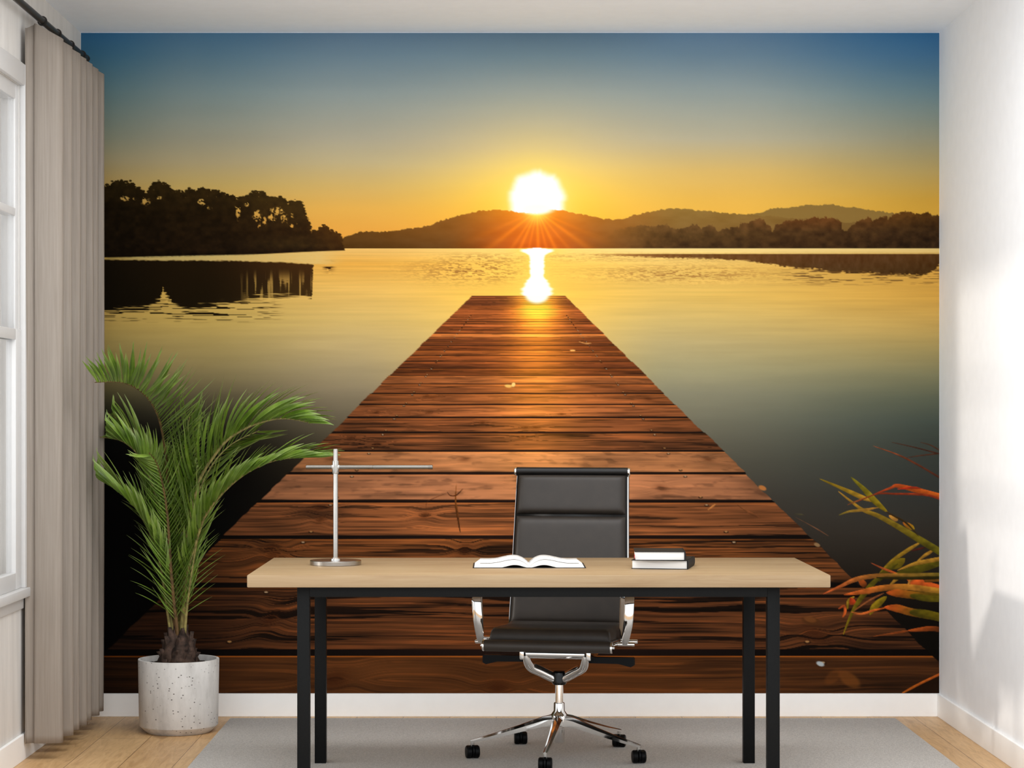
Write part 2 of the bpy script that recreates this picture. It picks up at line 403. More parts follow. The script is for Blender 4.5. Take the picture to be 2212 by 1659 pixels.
def paint_mural(step):
    nu = int(round((2029.0-175.0)/step))+1; nv = int(round((1497.5-71.0)/step))+1
    u1 = np.linspace(175.0, 2029.0, nu); v1 = np.linspace(71.0, 1497.5, nv)
    U, V = np.meshgrid(u1, v1)
    def over(C, a, col):
        a = a[..., None]; return C*(1-a)+np.asarray(col, float)*a
    # sky
    C = columns(U, V, [
        (174, [(70, (50, 100, 138)), (120, (62, 108, 134)), (200, (96, 124, 128)), (300, (134, 137, 117)), (350, (156, 142, 106)), (400, (172, 142, 82)), (450, (196, 148, 68)), (540, (214, 142, 50))]),
        (420, [(70, (78, 116, 144)), (120, (94, 126, 144)), (200, (126, 144, 144)), (300, (158, 154, 132)), (350, (176, 160, 121)), (400, (192, 163, 95)), (450, (213, 164, 77)), (540, (226, 150, 58))]),
        (760, [(70, (96, 122, 144)), (120, (114, 138, 152)), (200, (146, 158, 156)), (300, (178, 170, 146)), (350, (195, 177, 133)), (400, (213, 178, 105)), (450, (229, 174, 79)), (540, (232, 154, 56))]),
        (1160, [(70, (94, 118, 136)), (120, (118, 140, 150)), (200, (160, 166, 158)), (260, (186, 178, 152)), (320, (212, 190, 142)), (360, (232, 200, 124)), (400, (244, 202, 100)), (430, (248, 198, 84)), (470, (248, 184, 66)), (540, (250, 160, 46))]),
        (1560, [(70, (98, 127, 153)), (120, (114, 139, 156)), (200, (150, 161, 158)), (300, (184, 175, 147)), (370, (216, 180, 104)), (430, (228, 178, 78)), (460, (232, 178, 72)), (540, (225, 165, 70))]),
        (2030, [(70, (56, 108, 150)), (120, (74, 117, 150)), (200, (110, 136, 143)), (300, (154, 151, 126)), (370, (180, 156, 96)), (430, (200, 156, 62)), (460, (206, 158, 58)), (540, (200, 150, 60))])])
    C += (fbm(U/300, V/60, 5, 3)-0.5)[..., None]*6
    dS = np.sqrt((U-1160)**2+np.where(V < 424, (V-424)/0.93, (V-424)/2.2)**2)
    C += np.exp(-(dS/150)**2)[..., None]*np.array((18, 12, -14))
    C = over(C, 0.8*np.exp(-np.clip(dS-56, 0, None)/24), (255, 226, 112))
    ang = np.arctan2(V-424, U-1160)
    rr = 57+2*np.cos(ang*8)+3*(vn(ang*9+20, ang*0, 3)-0.5)
    sunw = 1-sstep(rr-10, rr+12, dS)
    C = over(C, sunw, (262, 258, 250))
    # hills
    hu = np.array([(174, 545), (700, 540), (738, 516), (755, 508), (775, 502), (800, 500), (850, 500), (880, 494), (905, 491), (930, 486), (960, 475), (990, 466), (1020, 459), (1050, 454), (1080, 452), (1100, 455), (1130, 459), (1160, 460), (1175, 456), (1195, 453), (1215, 455), (1250, 462), (1280, 468), (1300, 473), (1330, 474), (1350, 472), (1370, 465), (1400, 458), (1430, 452), (1450, 450), (1480, 451), (1510, 454), (1540, 457), (1570, 460), (1600, 462), (1640, 465), (1750, 474), (1850, 482), (2030, 500)], float)
    fu = np.array([(1580, 480), (1622, 464), (1650, 456), (1670, 451), (1700, 448), (1740, 444), (1770, 442), (1800, 442), (1830, 447), (1870, 452), (1910, 458), (1945, 461), (2030, 466)], float)
    jag = 3.0*(vn(U/4.0, U*0+3, 11)-0.5)+2.0*(vn(U/9.0, U*0+8, 12)-0.5)
    m = sstep(-0.8, 0.8, V-(np.interp(U, fu[:, 0], fu[:, 1], left=700)+jag)); C = over(C, m, (136, 106, 52))
    htop = np.interp(U, hu[:, 0], hu[:, 1])
    m = sstep(-0.8, 0.8, V-(htop+jag))
    hc = columns(U, V, [(700, [(440, (116, 74, 22)), (540, (78, 50, 18))]), (950, [(440, (140, 90, 32)), (500, (122, 78, 30)), (540, (92, 58, 22))]),
                        (1160, [(440, (250, 160, 40)), (490, (196, 108, 34)), (540, (180, 84, 28))]), (1330, [(460, (160, 106, 42)), (540, (112, 72, 32))]), (1480, [(450, (140, 106, 48)), (510, (124, 90, 42)), (540, (92, 62, 30))]), (2030, [(440, (126, 98, 48)), (540, (96, 70, 36))])])
    hc = hc+((fbm(U/40, V/14, 21, 3)-0.5)*14)[..., None]
    rays = np.zeros_like(U); rv = V-455
    for a_, w_, s_ in ((-52, 3.4, .75), (-34, 3.0, .55), (-24, 3.0, .75), (-12, 2.5, .45), (2, 3.4, .8), (14, 2.6, .5), (26, 3.2, .75), (40, 2.6, .45), (54, 3.2, .8), (66, 3, .35), (-66, 3, .3)):
        aa = np.degrees(np.arctan2(U-1160, np.clip(rv, 1, None)))
        rays = np.maximum(rays, s_*np.exp(-((aa-a_)/w_)**2))
    dr = np.sqrt((U-1160)**2+rv**2)
    rays *= np.exp(-np.clip(dr-10, 0, None)/85.0)*1.25
    hc = hc*(1-np.clip(rays, 0, 1)[..., None]*0.75)+np.array((255, 150, 36))*np.clip(rays, 0, 1)[..., None]*0.75
    hc = hc+np.exp(-(dr/26)**2)[..., None]*np.array((80, 90, 60))
    gl = np.exp(-(((U-1160)/150)**2+((V-500)/70)**2)); hc = hc+gl[..., None]*np.array((34, 8, -4))
    C = C*(1-m[..., None])+hc*m[..., None]
    C = over(C, (1-sstep(14, 34, np.sqrt((U-1160)**2*0.5+((V-452)*2.2)**2))), (262, 256, 240))
    # trees on the right shore
    tr = np.array([(1300, 520), (1330, 497), (1365, 490), (1385, 485), (1400, 488), (1420, 487), (1440, 487), (1455, 493), (1470, 495), (1490, 487), (1505, 486), (1515, 494), (1525, 488), (1540, 488), (1550, 498), (1570, 493), (1580, 490), (1595, 492), (1600, 484), (1620, 479), (1640, 473), (1652, 477), (1656, 487), (1665, 490), (1668, 504), (1675, 486), (1695, 479), (1705, 473), (1720, 477), (1740, 475), (1760, 469), (1775, 472), (1800, 469), (1812, 475), (1818, 483), (1812, 492), (1828, 500), (1840, 486), (1860, 475), (1875, 468), (1885, 475), (1900, 470), (1915, 467), (1918, 473), (1930, 465), (1950, 458), (1970, 459), (1990, 462), (2005, 458), (2008, 464), (2031, 466)], float)
    tt = np.interp(U, tr[:, 0], tr[:, 1], left=700)
    edge = 9*(fbm(U/8, V/8, 31, 3)-0.5)+6*(fbm(U/3, V/3, 32, 2)-0.5)
    m = sstep(-1.5, 1.5, V-tt-edge)*sstep(1290, 1420, U)
    tc = columns(U, V, [(1300, [(480, (128, 88, 38)), (536, (98, 62, 28))]), (1500, [(480, (104, 72, 36)), (510, (78, 54, 26)), (536, (66, 44, 22))]), (1760, [(465, (112, 66, 28)), (500, (70, 46, 22)), (536, (58, 38, 18))]), (2030, [(455, (84, 52, 16)), (500, (52, 34, 16)), (536, (44, 28, 14))])])
    tc = tc+((fbm(U/14, V/11, 33, 4)-0.5)*46)[..., None]*np.array((1, .75, .4))
    C = C*(1-m[..., None])+tc*m[..., None]
    # water
    W = columns(U, V, [
        (174, [(537, (206, 160, 84)), (600, (190, 150, 74)), (680, (178, 146, 76)), (740, (150, 130, 74)), (800, (116, 102, 60)), (850, (72, 66, 42)), (895, (28, 27, 18)), (940, (8, 8, 6)), (1100, (3, 2, 2)), (1500, (2, 1, 1))]),
        (420, [(537, (216, 172, 94)), (620, (208, 166, 80)), (690, (192, 160, 84)), (740, (172, 148, 88)), (800, (140, 124, 82)), (850, (100, 90, 64)), (890, (60, 54, 40)), (940, (22, 20, 14)), (1000, (7, 6, 4)), (1500, (2, 1, 1))]),
        (760, [(537, (234, 186, 104)), (570, (226, 166, 70)), (620, (228, 180, 92)), (690, (212, 178, 104)), (740, (194, 168, 112)), (800, (164, 146, 108)), (850, (134, 120, 94)), (900, (104, 94, 74)), (950, (74, 66, 50)), (1010, (44, 36, 24)), (1100, (20, 14, 8)), (1250, (5, 4, 2)), (1500, (2, 1, 1))]),
        (1160, [(537, (255, 214, 120)), (570, (252, 200, 88)), (640, (250, 196, 80)), (720, (230, 190, 100)), (1500, (60, 50, 40))]),
        (1450, [(537, (240, 206, 122)), (580, (226, 182, 92)), (640, (220, 180, 92)), (690, (203, 174, 104)), (740, (181, 162, 111)), (800, (157, 148, 111)), (850, (132, 127, 103)), (900, (113, 109, 90)), (950, (95, 91, 76)), (1000, (78, 74, 62)), (1100, (56, 50, 42)), (1250, (30, 24, 18)), (1500, (10, 7, 4))]),
        (2030, [(537, (214, 180, 104)), (575, (204, 154, 66)), (640, (206, 158, 70)), (700, (190, 156, 84)), (760, (154, 138, 88)), (810, (124, 120, 88)), (860, (92, 96, 78)), (910, (70, 77, 68)), (960, (58, 63, 56)), (1050, (50, 52, 48)), (1150, (48, 43, 37)), (1260, (28, 22, 16)), (1340, (14, 10, 6)), (1500, (6, 4, 2))])])
    dep = np.clip((V-537)/400, 0, 1)
    W = W*(1+((fbm(U/170, V/(5+20*dep), 41, 4)-0.5)*0.16*np.exp(-dep*1.2))[..., None])
    rip = 0.5*fbm(U/22+3, V/1.6, 43, 3)+0.5*fbm(U/7, V/1.3, 44, 2)
    zone = np.exp(-((U-1020)/110)**2-((V-585)/22)**2)+0.8*np.exp(-((U-1470)/170)**2-((V-592)/16)**2)+0.35*np.exp(-((V-556)/9)**2)*sstep(900, 1050, U)
    W = over(W, np.clip(zone, 0, 1)*sstep(0.45, 0.62, rip)*0.75, (132, 82, 38))
    C = np.where((V > 536.5)[..., None], W, C)
    # right shore reflection
    rl = np.interp(U, [1250, 1320, 1400, 1500, 1600, 1700, 1800, 1900, 1990, 2015, 2030], [549, 552, 555, 557.5, 562, 575, 587, 592, 596, 586, 572])
    rag = 12*(fbm(U/34, V/2.2, 47, 3)-0.5)*sstep(1550, 1800, U)+5*(vn(U/5, V/1.5, 48)-0.5)
    m = sstep(547.5, 549.5, V)*(1-sstep(-2.0, 2.0, V-rl-rag))*sstep(1200, 1420, U)
    rc = columns(U, V, [(1200, [(549, (170, 110, 50)), (600, (170, 110, 50))]), (1560, [(549, (104, 66, 30)), (600, (90, 60, 28))]), (1800, [(549, (88, 54, 26)), (600, (70, 48, 22))]), (2030, [(549, (84, 52, 22)), (600, (60, 40, 16))])])+((fbm(U/7, V/14, 49, 3)-0.5)*22)[..., None]
    C = C*(1-m[..., None])+rc*m[..., None]
    m = sstep(0.55, 0.68, fbm(U/34, V/1.7, 50, 3))*sstep(1620, 1800, U)*sstep(575, 588, V)*(1-sstep(598, 622, V+6*(fbm(U/80, V/80, 51, 2)-.5)))
    C = over(C, m*0.9, (84, 56, 26))
    C = over(C, sstep(535, 537, V)*(1-sstep(543, 548, V))*sstep(1230, 1400, U)*0.35, (240, 214, 150))
    # wooded point on the left
    lt = np.array([(174, 416), (209, 414), (218, 416), (225, 405), (240, 403), (245, 396), (260, 393), (275, 397), (288, 399), (292, 408), (303, 411), (312, 416), (319, 421), (322, 413), (325, 405), (335, 399), (350, 398), (362, 403), (367, 410), (378, 414), (390, 417), (405, 415), (412, 410), (418, 416), (425, 418), (430, 411), (440, 407), (446, 412), (460, 414), (475, 417), (485, 421), (495, 427), (505, 428), (512, 436), (516, 436), (520, 430), (530, 426), (540, 420), (550, 417), (565, 417), (573, 422), (576, 428), (590, 430), (605, 430), (615, 433), (621, 444), (625, 446), (629, 437), (640, 436), (650, 440), (655, 450), (658, 460), (660, 468), (663, 476), (668, 482), (670, 492), (671, 505), (672, 510), (680, 503), (690, 498), (697, 492), (703, 490), (708, 498), (718, 501), (730, 507), (736, 513), (738, 530), (742, 538), (748, 541)], float)
    tt = np.interp(U, lt[:, 0], lt[:, 1], right=700)
    bot = np.interp(U, [174, 330, 540, 650, 745, 748], [556, 556, 550.5, 544.5, 541, 541])
    solid = sstep(-1.5, 1.5, V-tt-9-8*(fbm(U/9, V/9, 61, 2)-0.5))
    hole = np.zeros_like(U)
    HO = ((315, 434, 9, 9), (514, 452, 5, 22), (556, 466, 9, 12), (572, 478, 6, 10), (600, 456, 15, 9), (588, 470, 9, 9), (614, 472, 8, 10), (436, 436, 8, 7), (638, 462, 9, 10), (646, 480, 9, 7), (270, 429, 9, 5), (290, 430, 4, 3), (344, 428, 6, 4), (452, 449, 5, 3), (655, 494, 7, 6), (560, 488, 4, 6), (630, 488, 6, 4), (533, 440, 5, 5))
    for hx, hy, rx, ry in HO:
        hole = np.maximum(hole, 1-sstep(0.55, 1.15, np.hypot((U-hx)/rx, (V-hy)/ry)+1.1*(fbm(U/4.5, V/4.5, 63, 2)-0.5)))
    m = solid*(1-hole*0.92)
    rg = random.Random(31); us_ = lt[:, 0]; vs_ = lt[:, 1]
    def clump(m, x, y, rx, ry, a_=1.0):
        x0, x1 = np.searchsorted(u1, (x-rx*1.4, x+rx*1.4)); y0, y1 = np.searchsorted(v1, (y-ry*1.4, y+ry*1.4))
        if x1 > x0 and y1 > y0:
            e = np.hypot((U[y0:y1, x0:x1]-x)/rx, (V[y0:y1, x0:x1]-y)/ry)
            m[y0:y1, x0:x1] = np.maximum(m[y0:y1, x0:x1], (1-sstep(0.75, 1.2, e))*a_)
        return m
    for q in range(3200):
        x = rg.uniform(176, 742); y = float(np.interp(x, us_, vs_))+rg.gauss(4.5, 4.0); r = rg.uniform(1.1, 3.4)
        if x > 655 and x < 672: y = max(y, float(np.interp(x, us_, vs_))+2)
        m = clump(m, x, y, r*rg.uniform(1.0, 1.7), r*rg.uniform(.6, 1.0))
    for hx, hy, rx, ry in HO:
        for q in range(int(rx*ry/7)+2):
            m = clump(m, hx+rg.uniform(-1, 1)*rx*1.1, hy+rg.uniform(-1, 1)*ry*1.1, rg.uniform(1.4, 3.4), rg.uniform(1.2, 2.4))
    for x in (548, 566, 592, 606, 620, 642):
        m = np.maximum(m, (1-sstep(0.9, 2.0, np.abs(U-x-2*np.sin(V/17+x))))*sstep(440, 452, V)*0.9)
    for q in range(26):                                        # layered pine boughs at the right end
        f_ = q/25; y = 440+f_*66; m = clump(m, 634+f_*26+rg.uniform(-3, 3), y, 9+9*math.sin(f_*9)**2, 2.4); m = clump(m, 648+f_*18+rg.uniform(-3, 3), y+1, 7, 1.8)
    m = m*(1-sstep(-1.2, 1.2, V-bot))*(U < 752)
    tc = columns(U, V, [(174, [(390, (34, 24, 4)), (450, (20, 12, 1)), (550, (14, 7, 0))]), (450, [(400, (46, 32, 8)), (460, (32, 20, 4)), (540, (28, 16, 4)), (552, (16, 8, 0))]), (640, [(430, (62, 44, 14)), (500, (46, 28, 8)), (530, (50, 34, 12)), (546, (26, 14, 4))]), (748, [(490, (84, 50, 14)), (541, (54, 32, 10))])])
    tc = tc+((fbm(U/11, V/9, 65, 4)-0.5)*26)[..., None]*np.array((1, .75, .3))
    C = C*(1-m[..., None])+tc*m[..., None]
    # its reflection, with the bright band of ruffled water above
    rt = np.interp(U, [174, 330, 480, 600, 665, 690], [560, 562, 563, 566, 570, 571])
    bandtop = np.interp(U, [174, 209, 330, 480, 600, 745], [557, 557, 553.5, 550.5, 548, 540])
    rb = np.interp(U, [174, 240, 320, 345, 352, 362, 375, 400, 480, 530, 560, 600, 640, 674, 678], [672, 668, 664, 650, 625, 640, 660, 668, 656, 648, 640, 640, 640, 646, 560])
    rag = 26*(fbm(U/75, V/2.6, 71, 3)-0.5)+8*(vn(U/16, V/1.4, 72)-0.5)
    right = 676+8*(fbm(V/2.2, U*0+1, 73, 2)-0.5)
    below = sstep(-2, 2, V-rt-2.5*(vn(U/5, V/1.5, 74)-0.5))
    m = below*(1-sstep(-3, 3, V-rb-rag))*(1-sstep(-2, 3, U-right))
    m = m*(1-0.6*sstep(0.52, 0.72, fbm(U/6.0, V/60.0+0.2*vn(U/9, V/1.6, 77), 75, 2))*sstep(500, 560, U)*sstep(578, 610, V))
    m2 = sstep(0.60, 0.66, fbm(U/48, V/2.0, 79, 2))*(1-sstep(680, 700, V))*sstep(640, 664, V)*(1-sstep(560, 620, U))
    m2 = np.maximum(m2, sstep(0.56, 0.64, fbm(U/16, V/1.6, 80, 2))*np.exp(-((U-710)/10)**2-((V-577)/10)**2)*1.2)
    rc = columns(U, V, [(174, [(560, (16, 9, 1)), (680, (10, 6, 0))]), (420, [(560, (30, 18, 3)), (680, (22, 14, 2))]), (676, [(560, (70, 40, 12)), (600, (58, 36, 12)), (660, (60, 42, 14))])])
    m = np.clip(np.maximum(m, m2), 0, 1)
    C = C*(1-m[..., None])+rc*m[..., None]
    bm_ = sstep(-1, 1.2, V-bandtop)*(1-below)*(1-sstep(680, 750, U))*(0.55+0.45*vn(U/4, V/1.1, 78))
    bcol = columns(U, V, [(174, [(540, (120, 100, 44))]*2), (350, [(540, (186, 166, 104))]*2), (745, [(540, (226, 188, 112))]*2)])
    C = C*(1-bm_[..., None])+bcol*bm_[..., None]
    # the sun's path on the water
    wv = np.interp(V, [536, 539, 543, 547, 552, 575, 596, 606, 618, 632, 640, 650, 658], [10, 34, 40, 24, 17, 17, 16, 22, 32, 35, 30, 16, 2])
    wob = wv*(1+0.25*(vn(V/2.2, V*0+4, 81)-0.5))
    dx = np.abs(U-1160); inn = (V > 535)*(V < 660)
    C = over(C, inn*0.9*np.exp(-np.clip(dx-wob*0.8, 0, None)/20.0)*(V < 655), (255, 212, 90))
    C = over(C, inn*(1-sstep(wob*0.75, wob*1.12, dx)), (262, 256, 244))
    # the jetty
    D = np.clip(V-541, 20, None); t = 1000.0/D; p = (t-1.151)/0.2318; k = np.floor(p); fr = p-k
    s = (U-1121)/D
    kj = hash2(k, k*0+3, 5)
    sl = -1.034+0.012*(hash2(k, k*0, 91)-0.5); sr = 1.016+0.012*(hash2(k, k*0+1, 92)-0.5)
    sr = np.where(k == -1, 1.02, sr); sl = np.where(k == -1, -2.0, sl)
    px = 1.4/D
    pier = sstep(-px, px, s-sl-0.006*(vn(fr*9+k*7, k, 93)-.5))*sstep(-px, px, sr-s-0.006*(vn(fr*9+k*5, k, 94)-.5))*(V > 638.5)
    base = {-1: (92, 52, 24), 0: (96, 54, 28), 1: (124, 70, 34), 2: (144, 84, 46), 3: (190, 122, 80), 4: (192, 124, 76), 5: (122, 70, 38), 6: (142, 80, 42), 7: (172, 98, 52), 8: (164, 92, 46), 9: (152, 84, 42), 10: (172, 98, 50), 11: (120, 62, 28), 12: (128, 66, 32), 13: (142, 74, 34), 14: (150, 80, 36), 15: (124, 62, 28), 16: (112, 58, 28), 17: (126, 66, 32), 18: (206, 118, 56), 19: (138, 72, 34), 20: (122, 62, 30)}
    bc = np.zeros(U.shape+(3,)); rngk = np.arange(-2, 46)
    tab = np.array([base.get(int(i), tuple(np.array((142, 74, 36))*(0.84+0.4*hash2(np.array([float(i)]), np.array([2.0]), 7)[0]))) for i in rngk], float)
    ki = np.clip(k.astype(int)+2, 0, len(rngk)-1); bc = tab[ki]
    con = np.array([{-1: .55, 0: 1.15, 1: 1.0, 2: .8, 3: .25, 4: .28, 5: .9, 6: .7, 7: .5, 8: .5}.get(int(i), .55) for i in rngk])[ki]
    # knots bend the grain
    f2 = fr*1.0; kn = np.zeros_like(U)
    rg = random.Random(12)
    for kk in range(-1, 9):
        for q in range(3):
            sk = rg.uniform(-0.95, 0.95); fk = rg.uniform(0.2, 0.8); w = rg.uniform(0.025, 0.05)
            e = ((s-sk)/w)**2+((fr-fk)/0.16)**2
            g = np.exp(-e*0.35)*(k == kk)
            f2 = f2+g*0.16*np.sign(fr-fk)*(1-np.exp(-e)); kn = np.maximum(kn, np.exp(-e*2.2)*(k == kk))
    wv_ = 0.10*(fbm(s*2.2+k*5.3, fr*1.5+k*3.1, 101, 3)-0.5)
    bpx = 0.2318/(1.151+0.2318*(k+0.5))**2*1000                       # board height in print pixels
    q1 = np.clip(bpx*0.26, 4, 26); q2 = np.clip(bpx*0.45, 6, 80)
    g1 = fbm(s*2.3+k*11.7, (f2+wv_)*q1, 103, 3, 0.62)
    g2 = fbm(s*4.5+k*7.7, (f2+wv_)*q2, 105, 2, 0.65)
    g3 = fbm(s*5+k*3.3, fr*5, 107, 3)
    gg = 0.45*g1+0.55*g2
    farfade = np.clip(D/260, 0.25, 1)
    amp = con*farfade
    light = (1+(gg-0.5)*1.9*amp+(g3-0.5)*0.7*farfade)
    wood = bc*np.where(light > 1, 1+np.tanh((light-1)*1.2)*0.42, np.clip(light, 0.15, 1))[..., None]
    hot = sstep(0.56, 0.74, gg)*con*farfade*(0.45+0.9*sstep(0.45, 0.62, g3))
    wood = wood+hot[..., None]*np.array((28, 13, 4))
    crack = sstep(0.615, 0.66, fbm(s*1.8+k*21.1, (f2+1.6*wv_)*17, 109, 3))*np.clip(con-0.25, 0, 1)
    wood = wood*(1-0.75*np.clip(crack, 0, 1))[..., None]
    wood = wood*(1-0.45*kn)[..., None]+kn[..., None]*np.array((26, 10, 2))
    flat = (V < 1090)*sstep(0.56, 0.8, fbm(s*16, fr*7+k*9, 111, 3))*(con < .4)*0.2
    wood = wood*(1-flat)[..., None]
    # evening light along the jetty
    col = np.exp(-((U-1160)/(30+0.16*D))**2)*np.clip((1120-V)/420, 0, 1)
    wood = wood+col[..., None]*np.array((105, 68, 14))
    wood = wood+np.exp(-((U-1160)/46)**2-((V-665)/34)**2)[..., None]*np.array((160, 110, 20))
    wood = wood*(1-0.22*sstep(0.25, 1.05, np.abs(s-0.04))*sstep(660, 900, V))[..., None]
    wood = wood*(1-0.45*sstep(1050, 1420, V)*sstep(-0.55, -1.1, s))[..., None]
    wood = wood*(0.97-0.05*sstep(1150, 1480, V))[..., None]
    tip = 1-sstep(0.7, 1.2, np.sqrt(((U-1160)/27)**2+(np.clip(V-636, 0, None)/20)**2))
    wood = over(wood, np.exp(-np.clip(np.abs(U-1160)-24*np.clip((662-V)/24, 0, 1), 0, None)/16)*np.exp(-np.clip(V-650, 0, None)/16)*0.8, (255, 196, 70))
    # gaps between the boards, bright arris on the near side of each
    hw = 0.048+0.02*(hash2(np.round(p), p*0, 95)-0.5)+0.012*(fbm(s*6, np.round(p), 96, 2)-0.5)
    hw = np.where(np.round(p) <= 0, 0.04, hw)
    dg = np.abs(p-np.round(p)); pw = 1.1*t/D/0.2318
    vis = np.clip(0.35+0.65*hash2(np.round(p), p*0+7, 97)+(D > 320)*0.5, 0, 1)
    gap = 1-sstep(hw-pw*0.5, hw+pw, dg)
    gc = np.array((34, 20, 14))*(0.25+0.75*np.exp(-((U-1150)/420)**2))[..., None]
    wood = wood*(1-(gap*vis)[..., None])+gc*(gap*vis)[..., None]
    ar_ = np.exp(-((fr-(1-hw-pw*1.2))/(pw*1.3))**2)*np.where(k == -1, 1.0, 0.35)*(D > 120)
    wood = wood+ar_[..., None]*np.array((96, 48, 8))
    wood = over(wood, tip*(V < 660), (262, 254, 236))
    C = C*(1-pier[..., None])+wood*pier[..., None]
    # dark edge of the jetty over the water on the left
    # screws
    def blob(C, x, y, rx, ry, col, a=1.0, rot=0.0):
        x0, x1 = np.searchsorted(u1, (x-4*rx-4*ry, x+4*rx+4*ry)); y0, y1 = np.searchsorted(v1, (y-4*rx-4*ry, y+4*rx+4*ry))
        if x1 <= x0 or y1 <= y0: return C
        uu = U[y0:y1, x0:x1]-x; vv = V[y0:y1, x0:x1]-y
        c_, s_ = math.cos(rot), math.sin(rot); a1 = uu*c_+vv*s_; b1 = -uu*s_+vv*c_
        e = np.sqrt((a1/rx)**2+(b1/ry)**2); w = (1-sstep(0.7, 1.25, e))*a
        C[y0:y1, x0:x1] = C[y0:y1, x0:x1]*(1-w[..., None])+np.array(col, float)*w[..., None]
        return C
    for kk in range(-1, 26):
        for ff, cc in ((0.14, (168, 122, 72)), (0.88, (168, 138, 104))):
            tq = 1.151+0.2318*(kk+ff); vq = 541+1000/tq
            for sg in (-0.74, 0.737):
                uq = 1121+sg*(vq-541); r = 0.0055*(vq-541)
                if r < 0.8: r = 0.8
                if vq > 1490: continue
                C = blob(C, uq, vq+0.4*r, 1.7*r, 0.8*r, (34, 18, 10), 0.8); C = blob(C, uq, vq, r, 0.5*r, cc, 0.95)
    C = blob(C, 1772, 1434, 9, 5, (168, 176, 178), 1.0, 0.35)
    # polyline strokes: twigs, blades and leaves
    def stroke(C, pts, w0, col0, col1=None, taper=(0.1, 0.6), a=1.0):
        P = np.array([tuple(q)[:2] for q in catmull([(x, y, 0) for x, y in pts], 6)])
        col1 = col1 or col0; n = len(P)-1
        pad = w0+3
        x0, x1 = np.searchsorted(u1, (P[:, 0].min()-pad, P[:, 0].max()+pad)); y0, y1 = np.searchsorted(v1, (P[:, 1].min()-pad, P[:, 1].max()+pad))
        if x1 <= x0 or y1 <= y0: return C
        uu = U[y0:y1, x0:x1]; vv = V[y0:y1, x0:x1]
        best = np.full(uu.shape, 1e9); par = np.zeros(uu.shape); side = np.zeros(uu.shape)
        for i in range(n):
            ax, ay = P[i]; bx, by = P[i+1]; L2 = (bx-ax)**2+(by-ay)**2+1e-9
            q = np.clip(((uu-ax)*(bx-ax)+(vv-ay)*(by-ay))/L2, 0, 1)
            dd = np.hypot(uu-ax-q*(bx-ax), vv-ay-q*(by-ay)); mk = dd < best
            best = np.where(mk, dd, best); par = np.where(mk, (i+q)/n, par)
            side = np.where(mk, np.sign((uu-ax)*(by-ay)-(vv-ay)*(bx-ax)), side)
        w = w0*0.5*(taper[0]+(1-taper[0])*np.clip(par/taper[1], 0, 1)**0.8)
        if P[-1, 0] < 2026: w = w*(0.15+0.85*np.clip((1-par)/0.3, 0, 1)**0.7)
        al = (1-sstep(w-0.7, w+0.7, best))*a
        cc = np.array(col0, float)*(1-par[..., None])+np.array(col1, float)*par[..., None]
        cc = cc*(0.94+0.16*side*np.clip(best/np.maximum(w, .5), 0, 1))[..., None]*(0.7+0.45*fbm(uu/11, vv/7, 7, 2))[..., None]
        C[y0:y1, x0:x1] = C[y0:y1, x0:x1]*(1-al[..., None])+cc*al[..., None]
        return C
    C = stroke(C, [(986, 1046), (984, 1080), (987, 1105), (994, 1150)], 5, (170, 96, 34), (60, 30, 14))
    C = stroke(C, [(966, 1062), (972, 1070), (985, 1070), (1000, 1056)], 3, (80, 38, 16))
    C = stroke(C, [(920, 1105), (922, 1085), (940, 1075), (964, 1066)], 2.0, (100, 50, 22), a=.6)
    C = blob(C, 1098, 834, 8, 3.5, (236, 182, 92), 1, 0.1); C = blob(C, 1109, 831, 4, 5, (250, 204, 120), 1, 0.5)
    C = blob(C, 1237, 757, 6, 2, (230, 170, 90)); C = stroke(C, [(1250, 738), (1265, 742), (1278, 741)], 3, (220, 150, 80))
    C = stroke(C, [(1530, 1101), (1546, 1089)], 4, (214, 136, 70), taper=(.6, .5))
    C = stroke(C, [(1592, 1090), (1615, 1105), (1640, 1118)], 6, (128, 76, 40), (100, 56, 30))
    C = blob(C, 1647, 1054, 9, 5, (168, 104, 52), 1, .4); C = blob(C, 1765, 1177, 7, 4, (130, 100, 66), 1, .4)
    C = stroke(C, [(1715, 1110), (1736, 1112)], 4, (72, 66, 44)); C = stroke(C, [(1720, 1118), (1760, 1140), (1790, 1158)], 2.5, (110, 74, 50))
    X = lambda q: [(1700+a/2.675, 900+b_/2.675) for a, b_ in q]
    OL = (132, 108, 20); OR = (204, 92, 32); YE = (176, 126, 40); RD = (150, 52, 24); DK = (84, 46, 30); DO = (74, 66, 14)
